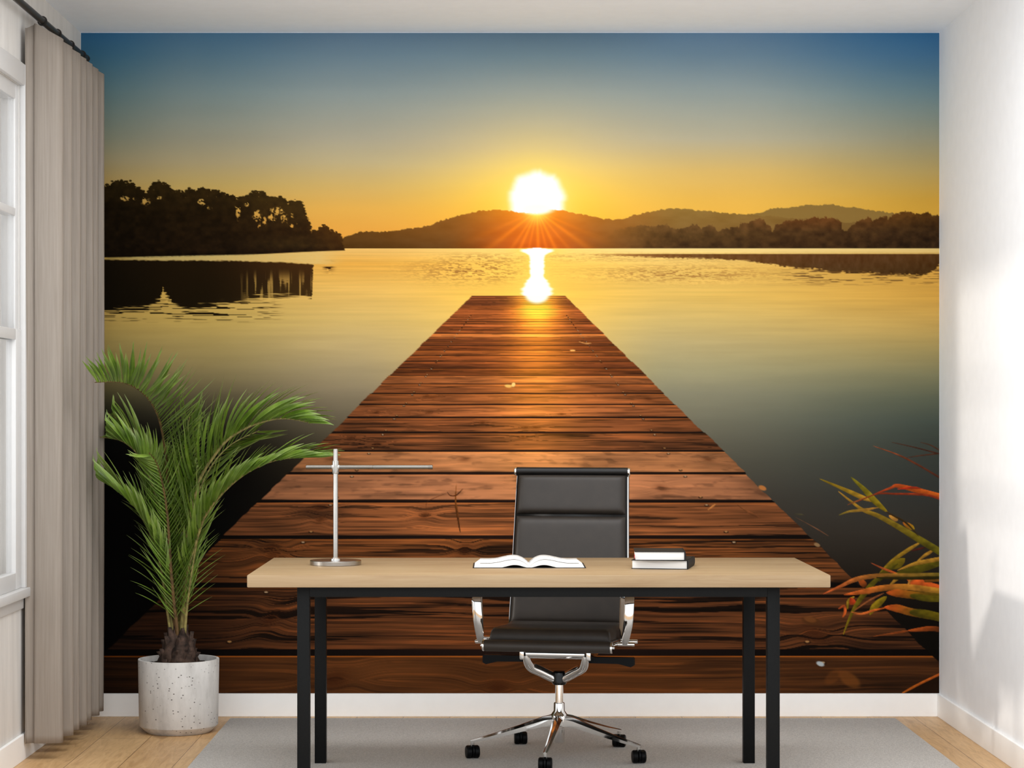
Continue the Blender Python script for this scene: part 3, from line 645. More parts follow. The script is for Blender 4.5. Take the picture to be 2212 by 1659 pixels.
    for pts, w, c0, c1, tp in (
        ([(605, 148), (740, 178), (880, 215)], 2.6, DK, (70, 34, 24), (.3, .6)), ([(500, 170), (640, 220), (750, 275), (882, 352)], 4, (150, 74, 40), (84, 40, 26), (.2, .5)),
        ([(690, 237), (780, 224), (880, 213)], 2.6, DK, DK, (.3, .6)), ([(770, 148), (830, 165), (882, 195)], 2.4, DK, DK, (.3, .6)),
        ([(630, 905), (760, 880), (890, 835)], 18, DO, (96, 86, 18), (.1, .4)), ([(640, 888), (740, 850), (850, 828), (890, 822)], 9, YE, YE, (.1, .4)),
        ([(535, 945), (590, 870), (640, 850), (680, 822)], 20, DO, OL, (.3, .5)),
        ([(325, 1260), (360, 1170), (400, 1090), (450, 1020), (520, 940), (640, 850)], 12, OL, DO, (.08, .6)),
        ([(535, 905), (600, 840), (700, 770), (775, 725)], 8, OL, YE, (.2, .5)), ([(755, 835), (800, 800), (850, 770)], 7, YE, YE, (.3, .5)),
        ([(190, 360), (330, 420), (430, 465), (495, 490)], 10, OL, YE, (.1, .5)), ([(370, 350), (440, 415), (510, 490), (578, 550)], 13, (118, 108, 24), OL, (.1, .5)),
        ([(298, 433), (370, 490), (440, 540), (530, 575), (640, 635), (740, 695), (890, 785)], 15, YE, (96, 88, 18), (.1, .9)),
        ([(300, 570), (360, 548), (440, 540), (530, 525)], 6, (110, 96, 30), (196, 134, 50), (.2, .5)), ([(350, 510), (400, 490), (470, 462)], 3, (120, 70, 36), (150, 80, 36), (.4, .5)),
        ([(500, 450), (600, 412), (640, 400), (760, 428), (890, 462)], 12, RD, (206, 96, 28), (.08, .8)), ([(410, 490), (520, 447), (620, 446), (800, 452), (890, 478)], 5, (110, 46, 24), RD, (.3, .6)),
        ([(640, 420), (720, 410), (775, 416)], 5, (200, 50, 24), RD, (.2, .4)), ([(595, 575), (640, 600)], 10, (214, 150, 60), (150, 104, 44), (.5, .5)), ([(676, 615), (735, 650)], 12, (190, 104, 30), OL, (.4, .4)), ([(575, 550), (620, 575), (690, 615), (760, 690)], 4, (60, 40, 18), (60, 44, 16), (.5, .5)),
        ([(720, 775), (800, 755)], 4, (96, 30, 20), (70, 30, 20), (.3, .5)), ([(485, 845), (560, 880), (640, 908)], 5, (150, 70, 40), OR, (.2, .6)), ([(420, 940), (440, 965), (460, 975)], 14, OR, (80, 40, 14), (.5, .4)),
        ([(700, 940), (780, 972), (890, 1005)], 22, (212, 90, 34), (196, 84, 30), (.25, .3)), ([(700, 975), (720, 940), (790, 925), (890, 930)], 5, (186, 120, 50), YE, (.6, .3)), ([(800, 950), (850, 935), (890, 935)], 14, (120, 70, 22), (160, 100, 30), (.4, .4)), ([(590, 980), (640, 935), (700, 920)], 7, YE, YE, (.3, .4)),
        ([(210, 1025), (300, 985), (400, 940), (520, 920), (700, 918), (890, 916)], 10, (206, 92, 44), (124, 104, 34), (.1, .4)), ([(520, 930), (700, 934), (890, 930)], 7, (52, 42, 12), (44, 38, 10), (.4, .4)),
        ([(330, 1030), (450, 1010), (560, 990), (700, 985), (890, 1010)], 13, (200, 88, 34), YE, (.1, .3)), ([(575, 1018), (640, 1020), (720, 1030), (890, 1045)], 17, (214, 90, 30), (84, 74, 14), (.1, .3)), ([(720, 1035), (810, 1050), (890, 1052)], 14, DO, (112, 96, 18), (.5, .3)),
        ([(480, 1145), (505, 1100), (575, 1040)], 15, OL, OL, (.1, .5)), ([(390, 1120), (480, 1060), (560, 1020)], 4, (140, 80, 40), (150, 84, 46), (.5, .5)),
        ([(300, 1110), (330, 1095), (335, 1130), (320, 1160)], 6, (176, 78, 36), OR, (.4, .5)), ([(350, 1110), (355, 1065), (390, 1040)], 6, OL, YE, (.4, .4)), ([(370, 1055), (385, 1085)], 14, (190, 60, 26), (150, 54, 20), (.5, .4)), ([(375, 1130), (430, 1140), (500, 1120), (570, 1105)], 5, (206, 110, 50), OR, (.4, .5)),
        ([(565, 1102), (640, 1108), (720, 1130), (890, 1160)], 17, (206, 84, 30), (90, 78, 14), (.15, .3)), ([(720, 1130), (810, 1142), (890, 1162)], 18, (84, 74, 14), (100, 84, 14), (.5, .3)),
        ([(500, 1270), (640, 1248), (700, 1237)], 5, (120, 60, 26), (170, 80, 30), (.2, .5)), ([(700, 1237), (830, 1225), (890, 1232)], 11, (200, 90, 32), (80, 40, 14), (.2, .4))):
        C = stroke(C, X(pts), w, c0, c1, tp)
    m = sstep(-1, 1, (V-1497)-(-0.52*(U-1950)))*sstep(1945, 1955, U); C = over(C, m*0.85, (26, 14, 6))
    C = stroke(C, [(1950, 1497), (1985, 1478), (2031, 1456)], 5, (214, 112, 32), (190, 90, 30), (.5, .3))
    # a big knot in the nearest boards on the right
    C = blob(C, 1753, 1342, 22, 9, (70, 40, 18), .75, .25); C = blob(C, 1750, 1338, 14, 6, (112, 66, 30), .7, .25)
    C = blob(C, 1835, 1468, 26, 14, (126, 72, 28), .55, .6); C = blob(C, 1800, 1462, 12, 22, (120, 66, 26), .35, .9)
    return np.clip(C, 0, 255), u1, v1

PRINT = 0.95
def make_mural(step=1.5):
    C, u1, v1 = paint_mural(step)
    nv, nu = len(v1), len(u1); y = BACK-0.0016; s = F/y
    X_, Z_ = np.meshgrid((u1-VPX)/s, EYE-(v1-VPY)/s)
    co = np.empty((nv*nu, 3), np.float32); co[:, 0] = X_.ravel(); co[:, 1] = y; co[:, 2] = Z_.ravel()
    o0 = (co[:, 0].mean(), BACK, co[:, 2].min()); co -= np.array(o0, np.float32)
    i = np.arange(nv*nu).reshape(nv, nu)
    q = np.stack([i[:-1, :-1], i[1:, :-1], i[1:, 1:], i[:-1, 1:]], -1).reshape(-1).astype(np.int32)
    me = bpy.data.meshes.new('wall_mural'); nf = (nv-1)*(nu-1)
    me.vertices.add(nv*nu); me.vertices.foreach_set('co', co.ravel())
    me.loops.add(nf*4); me.loops.foreach_set('vertex_index', q)
    me.polygons.add(nf); me.polygons.foreach_set('loop_start', np.arange(0, nf*4, 4, dtype=np.int32))
    me.update(calc_edges=True); 
    ca = me.color_attributes.new('print', 'FLOAT_COLOR', 'POINT')
    rgba = np.ones((nv*nu, 4), np.float32); rgba[:, :3] = np.clip(lin(C.reshape(-1, 3))*PRINT, 0, 1)
    ca.data.foreach_set('color', rgba.ravel())
    t = NT('printed_mural_paper'); a = t.n('ShaderNodeVertexColor'); a.layer_name = 'print'
    t.set(a.outputs[0], 0.9, 0, 0.06)
    me.materials.append(t.m)
    o = bpy.data.objects.new('wall_mural', me); COL.objects.link(o); o.location = o0
    return tag(o, 'large printed wall mural of a wooden jetty on a lake at sunset', 'wall mural')
make_mural()

# ------------------------------------------------------------------ curtain and rod
def make_curtain():
    root = thing('curtain', (-1.63, 8.0, 0.06), 'long taupe curtain hanging in folds beside the window', 'curtain')
    pk = [7.685, 7.85, 8.0, 8.12, 8.25, 8.37, 8.49]
    ctl = [(-1.688, 7.652), (-1.684, 7.662), (-1.660, 7.672), (-1.655, 7.662), (-1.61, 7.662), (-1.572, 7.668), (-1.562, 7.690), (-1.575, 7.715), (-1.64, 7.73), (-1.685, 7.765), (-1.672, 7.80), (-1.61, 7.815)]
    for i in range(1, len(pk)):
        a, c = pk[i], pk[i+1] if i+1 < len(pk) else pk[i]+0.11
        ctl += [(-1.572, a-0.018), (-1.562, a), (-1.574, a+0.02), (-1.63, (a*2+c)/3-0.008), (-1.688, (a+c)/2), (-1.63, (a+2*c)/3+0.008)]
    ctl = ctl[:-1]
    line = catmull([(x, y, 0) for x, y in ctl], 5)
    zs = [0.0, 0.03, 0.06, 0.3, 0.6, 1.0, 1.4, 1.8, 2.1, 2.3, 2.42, 2.5, 1e9]
    vs = []; n = len(line); rows = len(zs)
    for r, z in enumerate(zs):
        for i, p in enumerate(line):
            top = 2.645-0.55*abs(p.x+1.655)-0.06
            zz = top if z > 1e8 else z*top/2.585
            k = 1.0+0.06*math.sin(zz*1.7+i*0.11)*(1-zz/2.7)
            x = -1.63+(p.x+1.63)*min(k, 1.05); x = max(x, -1.694)
            vs.append((x+1.63, p.y-8.0+0.006*math.sin(zz*2.1+p.y*9), zz))
    fs = [(r*n+i, r*n+i+1, (r+1)*n+i+1, (r+1)*n+i) for r in range(rows-1) for i in range(n-1)]
    mb = MB(); mb.add(vs, fs); o = mb.build('curtain_panel', M['curtain'], root, 60)
    md = o.modifiers.new('cloth_thickness', 'SOLIDIFY'); md.thickness = 0.003; md.offset = 0
    for y in (7.80, 8.06, 8.31, 8.54):   # eyelets on the rod
        e = MB(); e.lathe([(0.0130, -0.003), (0.0175, -0.003), (0.0185, 0.0), (0.0175, 0.003), (0.0130, 0.003), (0.0130, -0.003)], 24, (-1.66+1.63, y-8.0, 2.68-0.06), 'y')
        e.build('eyelet', M['rod'], root, 35)
    return root
make_curtain()
rod = thing("curtain_rod", (-1.66, 7.4, 2.68), 'dark bronze curtain rod below the ceiling on the left wall', 'curtain rod')
b = MB(); b.tube([(0, -1.2, 0), (0, 1.22, 0)], 0.0125, 20); b.build('rod', M['rod'], rod)
for y in (-1.2, 1.22):
    sg = 1 if y > 0 else -1
    b = MB(); b.lathe([(0, 0), (0.013, 0.0), (0.0155, 0.004*sg), (0.0155, 0.016*sg), (0.012, 0.020*sg), (0, 0.021*sg)], 24, (0, y, 0), 'y'); b.build('finial', M['rod'], rod)
for y in (-1.1, 1.19):
    b = MB(); b.tube([(-0.047, y, 0.0), (-0.012, y, 0.0)], 0.006, 12); b.lathe([(0, -0.047), (0.02, -0.047), (0.02, -0.043), (0, -0.043)], 20, (0, y, 0), 'x'); b.build('bracket', M['rod'], rod)

# ------------------------------------------------------------------ rug
rug = MB(); rug.box(-1.35, 1.35, -1.1, 1.1, 0.0, 0.009, 0.003)
o = rug.build('rug', M['rug'], None, 35); o.location = (0.27, 7.555, 0.0)
tag(o, 'flat grey woven rug under the desk and chair', 'rug')
RT = 0.009

# ------------------------------------------------------------------ desk
def make_desk():
    cx, yf, yr, zt = 0.136, 6.817, 7.629, 0.729
    root = thing('desk', (cx, (yf+yr)/2, RT), 'long desk with pale wood top on black square legs', 'desk')
    d = (yr-yf)/2; z0 = -RT
    b = MB(); b.box(-0.9325, 0.9325, -d, d, zt-0.040+z0, zt+z0, 0.003); b.build('tabletop', M['desk_wood'], root, label='pale oak tabletop')
    w = 0.7775; yo = d-0.055; lw = 0.040; zr = zt-0.040+z0
    for sx in (-1, 1):
        for sy in (-1, 1):
            x0 = sx*w-(lw if sx > 0 else 0); y0 = sy*yo-(lw if sy > 0 else 0)
            b = MB(); b.box(x0, x0+lw, y0, y0+lw, 0, zr, 0.0015); b.build('leg', M['black_metal'], root)
    for sy in (-1, 1):
        y0 = sy*yo-(lw if sy > 0 else 0)
        b = MB(); b.box(-w+lw, w-lw, y0, y0+lw, zr-0.035, zr, 0.0015); b.build('long_rail', M['black_metal'], root)
    for sx in (-1, 1):
        x0 = sx*w-(lw if sx > 0 else 0)
        b = MB(); b.box(x0, x0+lw, -yo+lw, yo-lw, zr-0.035, zr, 0.0015); b.build('side_rail', M['black_metal'], root)
    return root
make_desk()
DT = 0.729

# ------------------------------------------------------------------ desk lamp
def make_lamp():
    root = thing('desk_lamp', (-0.548, 7.277, DT), 'slim steel desk lamp with a horizontal tube arm on round base', 'desk lamp')
    b = MB(); b.lathe([(0, 0), (0.086, 0), (0.0875, 0.0015), (0.0875, 0.0145), (0.086, 0.016), (0, 0.016)], 72); b.build('base', M['steel'], root)
    b = MB(); b.lathe([(0, 0.016), (0.017, 0.016), (0.017, 0.021), (0.0115, 0.0215), (0.0115, 0.025), (0, 0.025)], 36); b.build('pole_collar', M['chrome'], root)
    b = MB(); b.lathe([(0, 0.02), (0.0083, 0.02), (0.0083, 0.394), (0.0078, 0.395), (0, 0.395)], 32); b.build('pole', M['steel'], root)
    za = 0.333
    b = MB(); b.lathe([(0.0085, za-0.022), (0.0112, za-0.022), (0.0115, za-0.0215), (0.0115, za+0.0215), (0.0112, za+0.022), (0.0085, za+0.022)], 32)
    b.lathe([(0, -0.0125), (0.0095, -0.0125), (0.0095, 0.0125), (0, 0.0125)], 28, (0, -0.0, za), 'x'); b.build('clamp', M['steel'], root)
    b = MB(); b.lathe([(0, -0.101), (0.0066, -0.101), (0.0074, -0.100), (0.0074, 0.1265), (0.0066, 0.127), (0.0066, 0.1285), (0.0, 0.1285)], 28, (0, -0.0, za), 'x'); a = b.build('arm', M['arm_steel'], root)
    b = MB(); b.lathe([(0, 0.1285), (0.0070, 0.1285), (0.0074, 0.1295), (0.0074, 0.316), (0, 0.316)], 28, (0, 0, za), 'x'); b.build('light_tube', M['diffuser'], root)
    b = MB(); b.lathe([(0.0, 0.316), (0.0078, 0.316), (0.0078, 0.330), (0.0066, 0.3315), (0, 0.3315)], 28, (0, 0, za), 'x'); b.build('end_cap', M['arm_steel'], root)
    return root
make_lamp()

# ------------------------------------------------------------------ books
def make_open_book():
    cx = (1143.5-VPX)/647
    root = thing('open_book', (cx, 7.23, DT), 'open white-paged book lying on the desk in front of the chair', 'book')
    hw, hd = 0.186, 0.112
    def page(sg, zoff):
        P = [(0.0, 0.004), (0.006, 0.010), (0.018, 0.019), (0.036, 0.0262), (0.052, 0.0278), (0.070, 0.0262), (0.090, 0.022), (0.112, 0.0175), (0.135, 0.0158), (0.160, 0.0160), (0.166, 0.0155)]
        return [(sg*x, z+zoff) for x, z in P]
    for sg in (-1, 1):
        top = page(sg, 0.0)
        low = [(sg*x, z) for x, z in ((0.184, 0.0022), (0.10, 0.0022), (0.085, 0.0038), (0.066, 0.0085), (0.050, 0.0105), (0.034, 0.009), (0.018, 0.0045), (0.008, 0.0022), (0.0, 0.0022))]
        T = catmull([(x, z, 0) for x, z in top], 4); B_ = catmull([(x, z, 0) for x, z in low], 3)
        poly = [(p.x, p.y) for p in T]+[(p.x, p.y) for p in B_]
        n = len(poly); vs = []
        for y in (-hd, hd): vs += [(x, y, z) for x, z in poly]
        nt = len(T); b = MB()
        # caps as quads between the upper and the lower outline
        rows = [(i, n-1-min(int(round(i*(len(B_)-1)/(nt-1))), len(B_)-1)) for i in range(nt)]
        fs = []
        for (a0, b0), (a1, b1) in zip(rows, rows[1:]):
            for o_ in (0, n):
                f = [a0+o_, a1+o_, b1+o_] + ([b0+o_] if b0 != b1 else [])
                fs.append(tuple(f))
        fs += [(i, (i+1) % n, n+(i+1) % n, n+i) for i in range(n)]
        b.add(vs, fs); pb = b.build('page_block', M['pages'], root, 40)
        # one loose leaf lifting from the block
        lf = [(p.x, p.y+0.0009+0.0012*min(1, abs(p.x)/0.05)) for p in T[2:]]
        b = MB(); vs = []
        for y in (-hd-0.0003, hd-0.001): vs += [(x, y, z) for x, z in lf]
        m = len(lf); b.add(vs, [(i, i+1, m+i+1, m+i) for i in range(m-1)])
        o = b.build('leaf', M['pages'], pb, 60); md = o.modifiers.new('paper', 'SOLIDIFY'); md.thickness = 0.0003
    b = MB(); b.box(-hw-0.003, -0.009, -hd-0.004, hd+0.004, 0, 0.0022, 0.0008); b.box(0.009, hw+0.003, -hd-0.004, hd+0.004, 0, 0.0022, 0.0008); b.box(-0.0095, 0.0095, -hd-0.004, hd+0.004, 0, 0.0018, 0.0005)
    b.build('cover', M['cover'], root)
    return root
make_open_book()
def make_book(loc, w, dp, h, rz, label):
    "spine on the right-hand side, page edges towards the viewer"
    root = thing('book', loc, label, 'book', rz, 'books stacked on the desk')
    c = 0.0022
    b = MB()
    b.box(-w/2, w/2, -dp/2, dp/2, 0, c, 0.0006); b.box(-w/2, w/2, -dp/2, dp/2, h-c, h, 0.0006)
    b.prism([(w/2-0.002, 0.0), (w/2+0.001, 0.0), (w/2+0.003, h*0.25), (w/2+0.0035, h*0.5), (w/2+0.003, h*0.75), (w/2+0.001, h), (w/2-0.002, h)], 'y', -dp/2, dp/2)
    b.build('cover', M['cover'], root)
    b = MB(); b.box(-w/2+0.003, w/2-0.0025, -dp/2+0.003, dp/2-0.003, c, h-c, 0.0004); b.build('page_block', M['pages'], root)
    return root
make_book((0.561, 7.175, DT), 0.187, 0.215, 0.030, R(-11), 'larger black hardback book at the bottom of the stack')
bk = make_book((0.5445, 7.14, DT+0.030), 0.166, 0.185, 0.030, R(-2.5), 'smaller black hardback book lying on top of the stack')
b = MB(); b.box(-0.0845, -0.0825, -0.094, -0.088, 0.006, 0.020, 0.0004); b.build('ribbon', M['ribbon'], bk, label='red ribbon marker')

# ------------------------------------------------------------------ office chair
def make_chair():
    root = thing('office_chair', (0.227, 7.69, RT), 'black leather high-back swivel chair with chrome arms behind the desk', 'office chair', R(-10.5))
    z0 = -RT
    prof = catmull([(0, -0.262, 0.440), (0, -0.20, 0.447), (0, -0.06, 0.440), (0, 0.08, 0.434), (0, 0.155, 0.440), (0, 0.197, 0.462), (0, 0.218, 0.505), (0, 0.236, 0.58), (0, 0.262, 0.74), (0, 0.296, 0.92), (0, 0.317, 1.020)], 8)
    prof = [Vector((0, p.y, p.z+z0)) for p in prof]
    acc = [0.0]
    for a, c in zip(prof, prof[1:]): acc.append(acc[-1]+(c-a).length)
    tot = acc[-1]
    def at_s(s):
        s = max(0, min(tot, s))
        for i in range(len(acc)-1):
            if acc[i+1] >= s:
                q = (s-acc[i])/(acc[i+1]-acc[i]+1e-9); p = prof[i].lerp(prof[i+1], q)
                t = (prof[min(i+2, len(prof)-1)]-prof[max(i-1, 0)]).normalized(); return p, Vector((0, -t.z, t.y))
        return prof[-1], Vector((0, -1, 0))
    def hw(s): return 0.224-0.012*max(0, (s-0.5*tot)/(0.5*tot))     # half width, a little narrower at the top
    def z_to_s(z):
        for i in range(len(prof)-1, 0, -1):
            if prof[i-1].z <= z+z0 <= prof[i].z: 
                return acc[i-1]+(acc[i]-acc[i-1])*(z+z0-prof[i-1].z)/(prof[i].z-prof[i-1].z+1e-9)
        return 0
    def pad(name, s0_, s1_, T, inset, mat, edge=4.0, m=26, n=30, under=0.002):
        vs = []; fs = []
        for layer in (1, 0):
            for i in range(m+1):
                a = -math.cos(math.pi*i/m); s_ = (s0_+s1_)/2+(s1_-s0_)/2*a
                p, nn = at_s(s_)
                for j in range(n+1):
                    q = -math.cos(math.pi*j/n); w = hw(s_)-inset
                    th = T*max(0.0, 1-abs(a)**edge)**0.5*max(0.0, 1-abs(q)**(edge*1.8))**0.5
                    off = under+th if layer else under-0.001
                    vs.append((q*w, p.y+nn.y*off, p.z+nn.z*off))
        st = (m+1)*(n+1)
        for i in range(m):
            for j in range(n):
                k = i*(n+1)+j
                fs.append((k, k+1, k+n+2, k+n+1)); fs.append((st+k, st+k+n+1, st+k+n+2, st+k+1))
        bd = [j for j in range(n+1)]+[i*(n+1)+n for i in range(1, m+1)]+[m*(n+1)+j for j in range(n-1, -1, -1)]+[i*(n+1) for i in range(m-1, 0, -1)]
        for a, c in zip(bd, bd[1:]+bd[:1]): fs.append((a, c, st+c, st+a))
        b = MB(); b.add(vs, fs); return b.build(name, mat, root, 50)
    # sling of thin leather, seat front to top of the back
    b = MB(); vs = []; n = len(prof)
    for i, p in enumerate(prof):
        w = hw(acc[i])-0.004
        vs += [(-w, p.y, p.z), (w, p.y, p.z)]
    b.add(vs, [(2*i, 2*i+1, 2*i+3, 2*i+2) for i in range(n-1)])
    o = b.build('sling', M['leather_edge'], root, 60); md = o.modifiers.new('leather_thickness', 'SOLIDIFY'); md.thickness = 0.006; md.offset = 0
    sj = z_to_s(0.470)
    pad('seat_cushion', 0.035, sj-0.035, 0.042, 0.010, M['leather'], 22.0)
    pad('lower_back_cushion', sj-0.01, z_to_s(0.860), 0.028, 0.010, M['leather'], 12.0)
    pad('upper_back_cushion', z_to_s(0.868), z_to_s(1.012), 0.030, 0.010, M['leather'], 10.0)
    # rolls at the seat front and the top of the back, with chrome end caps
    b = MB(); b.lathe([(0, -0.222), (0.019, -0.222), (0.0205, -0.219), (0.0205, 0.219), (0.019, 0.222), (0, 0.222)], 30, (0, -0.272, 0.434+z0), 'x'); b.build('front_roll', M['leather'], root)
    b = MB(); b.lathe([(0, -0.211), (0.013, -0.211), (0.0145, -0.209), (0.0145, 0.209), (0.013, 0.211), (0, 0.211)], 26, (0, 0.317, 1.028+z0), 'x'); b.build('top_roll', M['leather_edge'], root)
    for sx in (-1, 1):
        b = MB(); b.lathe([(0, 0.2222*sx), (0.020, 0.2222*sx), (0.0205, 0.2262*sx), (0.019, 0.229*sx), (0, 0.229*sx)], 30, (0, -0.272, 0.434+z0), 'x')
        b.lathe([(0, 0.228*sx), (0.0055, 0.228*sx), (0.0055, 0.236*sx), (0, 0.236*sx)], 16, (0, -0.272, 0.434+z0), 'x'); b.build('end_cap', M['chrome'], root)
        b = MB(); b.lathe([(0, 0.2112*sx), (0.0155, 0.2112*sx), (0.0158, 0.2165*sx), (0.014, 0.219*sx), (0, 0.219*sx)], 26, (0, 0.317, 1.026+z0), 'x'); b.build('end_cap', M['chrome'], root)
        # polished side rail following the sling
        b = MB(); b.tube([(sx*(hw(acc[i])-0.004), p.y-at_s(acc[i])[1].y*0.016, p.z-at_s(acc[i])[1].z*0.016) for i, p in enumerate(prof)], 0.0075, 12, sx=1.3, sy=0.75); b.build('side_rail', M['chrome'], root)
    # arms
    for sx in (-1, 1):
        x = sx*0.262
        path = catmull([(x*0.99, -0.115, 0.432), (x, -0.130, 0.455), (x*1.03, -0.150, 0.52), (x*1.045, -0.152, 0.585), (x*1.04, -0.125, 0.624), (x*1.035, -0.09, 0.634), (x*1.03, -0.04, 0.634), (x*1.03, 0.0, 0.630), (x*1.03, 0.022, 0.605), (x*1.02, 0.015, 0.54), (x, -0.005, 0.46), (x*0.99, -0.02, 0.436)], 6)
        path = [Vector((p.x-0.20*max(0, p.y+0.15), p.y, p.z)) for p in path]
        n_ = len(path); arm = MB(); vs = []; fs = []
        for i, p in enumerate(path):
            t = (path[min(i+1, n_-1)]-path[max(i-1, 0)]).normalized(); nn = Vector((0, -t.z, t.y))
            q = i/(n_-1); wd = 0.0165 if 0.15 < q < 0.85 else 0.0165-0.007*(1-min(q, 1-q)/0.15); th = 0.0065
            p = Vector((p.x, p.y, p.z+z0))
            for a_, b_ in ((-1, -.6), (-.7, -1), (.7, -1), (1, -.6), (1, .6), (.7, 1), (-.7, 1), (-1, .6)):
                vs.append(p+Vector((a_*wd, 0, 0))+nn*(b_*th))
        for i in range(n_-1):
            for k in range(8): fs.append((i*8+k, i*8+(k+1) % 8, (i+1)*8+(k+1) % 8, (i+1)*8+k))
        fs += [tuple(range(7, -1, -1)), tuple((n_-1)*8+k for k in range(8))]
        arm.add(vs, fs); a = arm.build('armrest', M['chrome'], root, 40)
        b = MB(); b.box(x*1.035-0.019, x*1.035+0.019, -0.115, 0.012, 0.638+z0, 0.646+z0, 0.003); b.build('arm_pad', M['plastic'], a, label='black arm pad')
        for y in (-0.112, -0.022):
            b = MB(); b.lathe([(0, sx*0.226), (0.0075, sx*0.226), (0.0075, sx*0.284), (0.006, sx*0.287), (0, sx*0.287)], 18, (0, y, 0.430+z0), 'x'); b.build('arm_foot', M['chrome'], a)
    # underframe: cross bar, two knuckles, V arms, black hub
    zc = 0.388+z0
    b = MB(); b.tube([(-0.106, -0.085, zc), (0.106, -0.085, zc)], 0.0165, 20, sx=1.1, sy=0.9)
    b.tube([(-0.106, -0.060, zc+0.020), (0.106, -0.060, zc+0.020)], 0.010, 16); b.build('cross_bar', M['chrome'], root)
    for sx in (-1, 1):
        b = MB(); b.box(sx*0.120-0.009, sx*0.120+0.009, -0.102, 0.10, zc-0.022, zc+0.034, 0.005); b.build('knuckle', M['chrome'], root)
        P = catmull([(sx*0.106, -0.085, zc-0.004), (sx*0.103, -0.075, zc-0.030), (sx*0.092, -0.055, zc-0.052), (sx*0.062, -0.030, zc-0.070), (sx*0.028, -0.008, zc-0.090), (sx*0.006, 0.0, zc-0.098)], 6)
        b = MB(); b.tube(P, [0.0125+0.0045*min(1, i/10) for i in range(len(P))], 14, sx=1.0, sy=1.25); b.build('yoke_arm', M['chrome'], root)
        b = MB()                                                   # lever paddle
        x0, x1 = 0.112, 0.275
        pl = [(sx*x0, 0.355), (sx*x0, 0.376), (sx*(x1-0.004), 0.377), (sx*x1, 0.372), (sx*x1, 0.350), (sx*(x1-0.012), 0.343), (sx*(x1-0.055), 0.354)]
        b.prism([(p, q+z0-0.004) for p, q in pl], 'y', -0.035, -0.005); b.build('lever', M['plastic'], root)
        b = MB(); b.tube([(sx*0.10, -0.02, 0.362+z0), (sx*0.13, -0.02, 0.362+z0)], 0.006, 10); b.build('lever_pivot', M['plastic'], root)
    b = MB(); b.lathe([(0, 0.268+z0), (0.022, 0.268+z0), (0.027, 0.274+z0), (0.028, 0.300+z0), (0.025, 0.312+z0), (0.019, 0.317+z0), (0, 0.318+z0)], 32); b.build('hub', M['hub'], root)
    b = MB(); b.lathe([(0, 0.19+z0), (0.0145, 0.19+z0), (0.0145, 0.275+z0), (0, 0.275+z0)], 28); b.build('column', M['chrome'], root)
    b = MB(); b.lathe([(0, 0.06+z0), (0.017, 0.06+z0), (0.019, 0.064+z0), (0.019, 0.112+z0), (0.031, 0.118+z0), (0.033, 0.150+z0), (0.030, 0.160+z0), (0.020, 0.174+z0), (0.0195, 0.200+z0), (0.018, 0.203+z0), (0, 0.203+z0)], 36); base = b.build('base_hub', M['chrome'], root)
    for k in range(5):
        a = R(72*k); dx, dy = math.sin(a), -math.cos(a)
        lx, ly = math.cos(a), math.sin(a)
        b = MB(); secs = []
        for r, zt_, h, w in ((0.018, 0.158, 0.044, 0.019), (0.06, 0.149, 0.034, 0.0165), (0.15, 0.119, 0.024, 0.0125), (0.25, 0.089, 0.016, 0.0095), (0.312, 0.073, 0.011, 0.0075), (0.323, 0.070, 0.008, 0.0055)):
            ring = []
            for sx_, zz in ((-1, -h), (-1, -h*0.35), (-0.35, 0), (0.35, 0), (1, -h*0.35), (1, -h)):
                ring.append((dx*r+lx*w*sx_, dy*r+ly*w*sx_, zt_+zz+z0+0.004))
            secs.append(ring)
        vs = [p for r_ in secs for p in r_]; m = 6
        fs = [(i*m+j, i*m+(j+1) % m, (i+1)*m+(j+1) % m, (i+1)*m+j) for i in range(len(secs)-1) for j in range(m)]
        fs += [tuple(range(m-1, -1, -1)), tuple((len(secs)-1)*m+j for j in range(m))]
        b.add(vs, fs); b.build('base_leg', M['chrome'], root, 25)
        cx_, cy_ = dx*0.315, dy*0.315
        b = MB(); b.lathe([(0, 0.030), (0.0075, 0.030), (0.0075, 0.066+z0), (0, 0.066+z0)], 18, (cx_, cy_, 0)); st = b.build('caster', M['chrome'], root, label='chrome stem with black twin-wheel caster')
        # twin wheels under a hood; turned to roll sideways as in the picture
        M4 = Matrix.Translation((cx_, cy_, 0)) @ Matrix.Rotation(R(10.5+(-6, 9, -12, 5, 14)[k]), 4, 'Z')
        for sx in (-1, 1):
            w = MB(); w.lathe([(0, sx*0.004), (0.020, sx*0.004), (0.0232, sx*0.007), (0.0232, sx*0.0195), (0.020, sx*0.0235), (0.010, sx*0.0245), (0, sx*0.0245)], 30, (0, 0, 0.0232), 'x')
            w.v = [tuple(M4 @ Vector(v)) for v in w.v]; w.build('wheel', M['plastic'], st)
        hd = MB(); hd.lathe([(0, -0.0035), (0.0245, -0.0035), (0.0245, 0.0035), (0, 0.0035)], 24, (0, 0, 0.0255), 'x'); hd.v = [tuple(M4 @ Vector(v)) for v in hd.v]; hd.build('hood', M['plastic'], st)
    return root
make_chair()

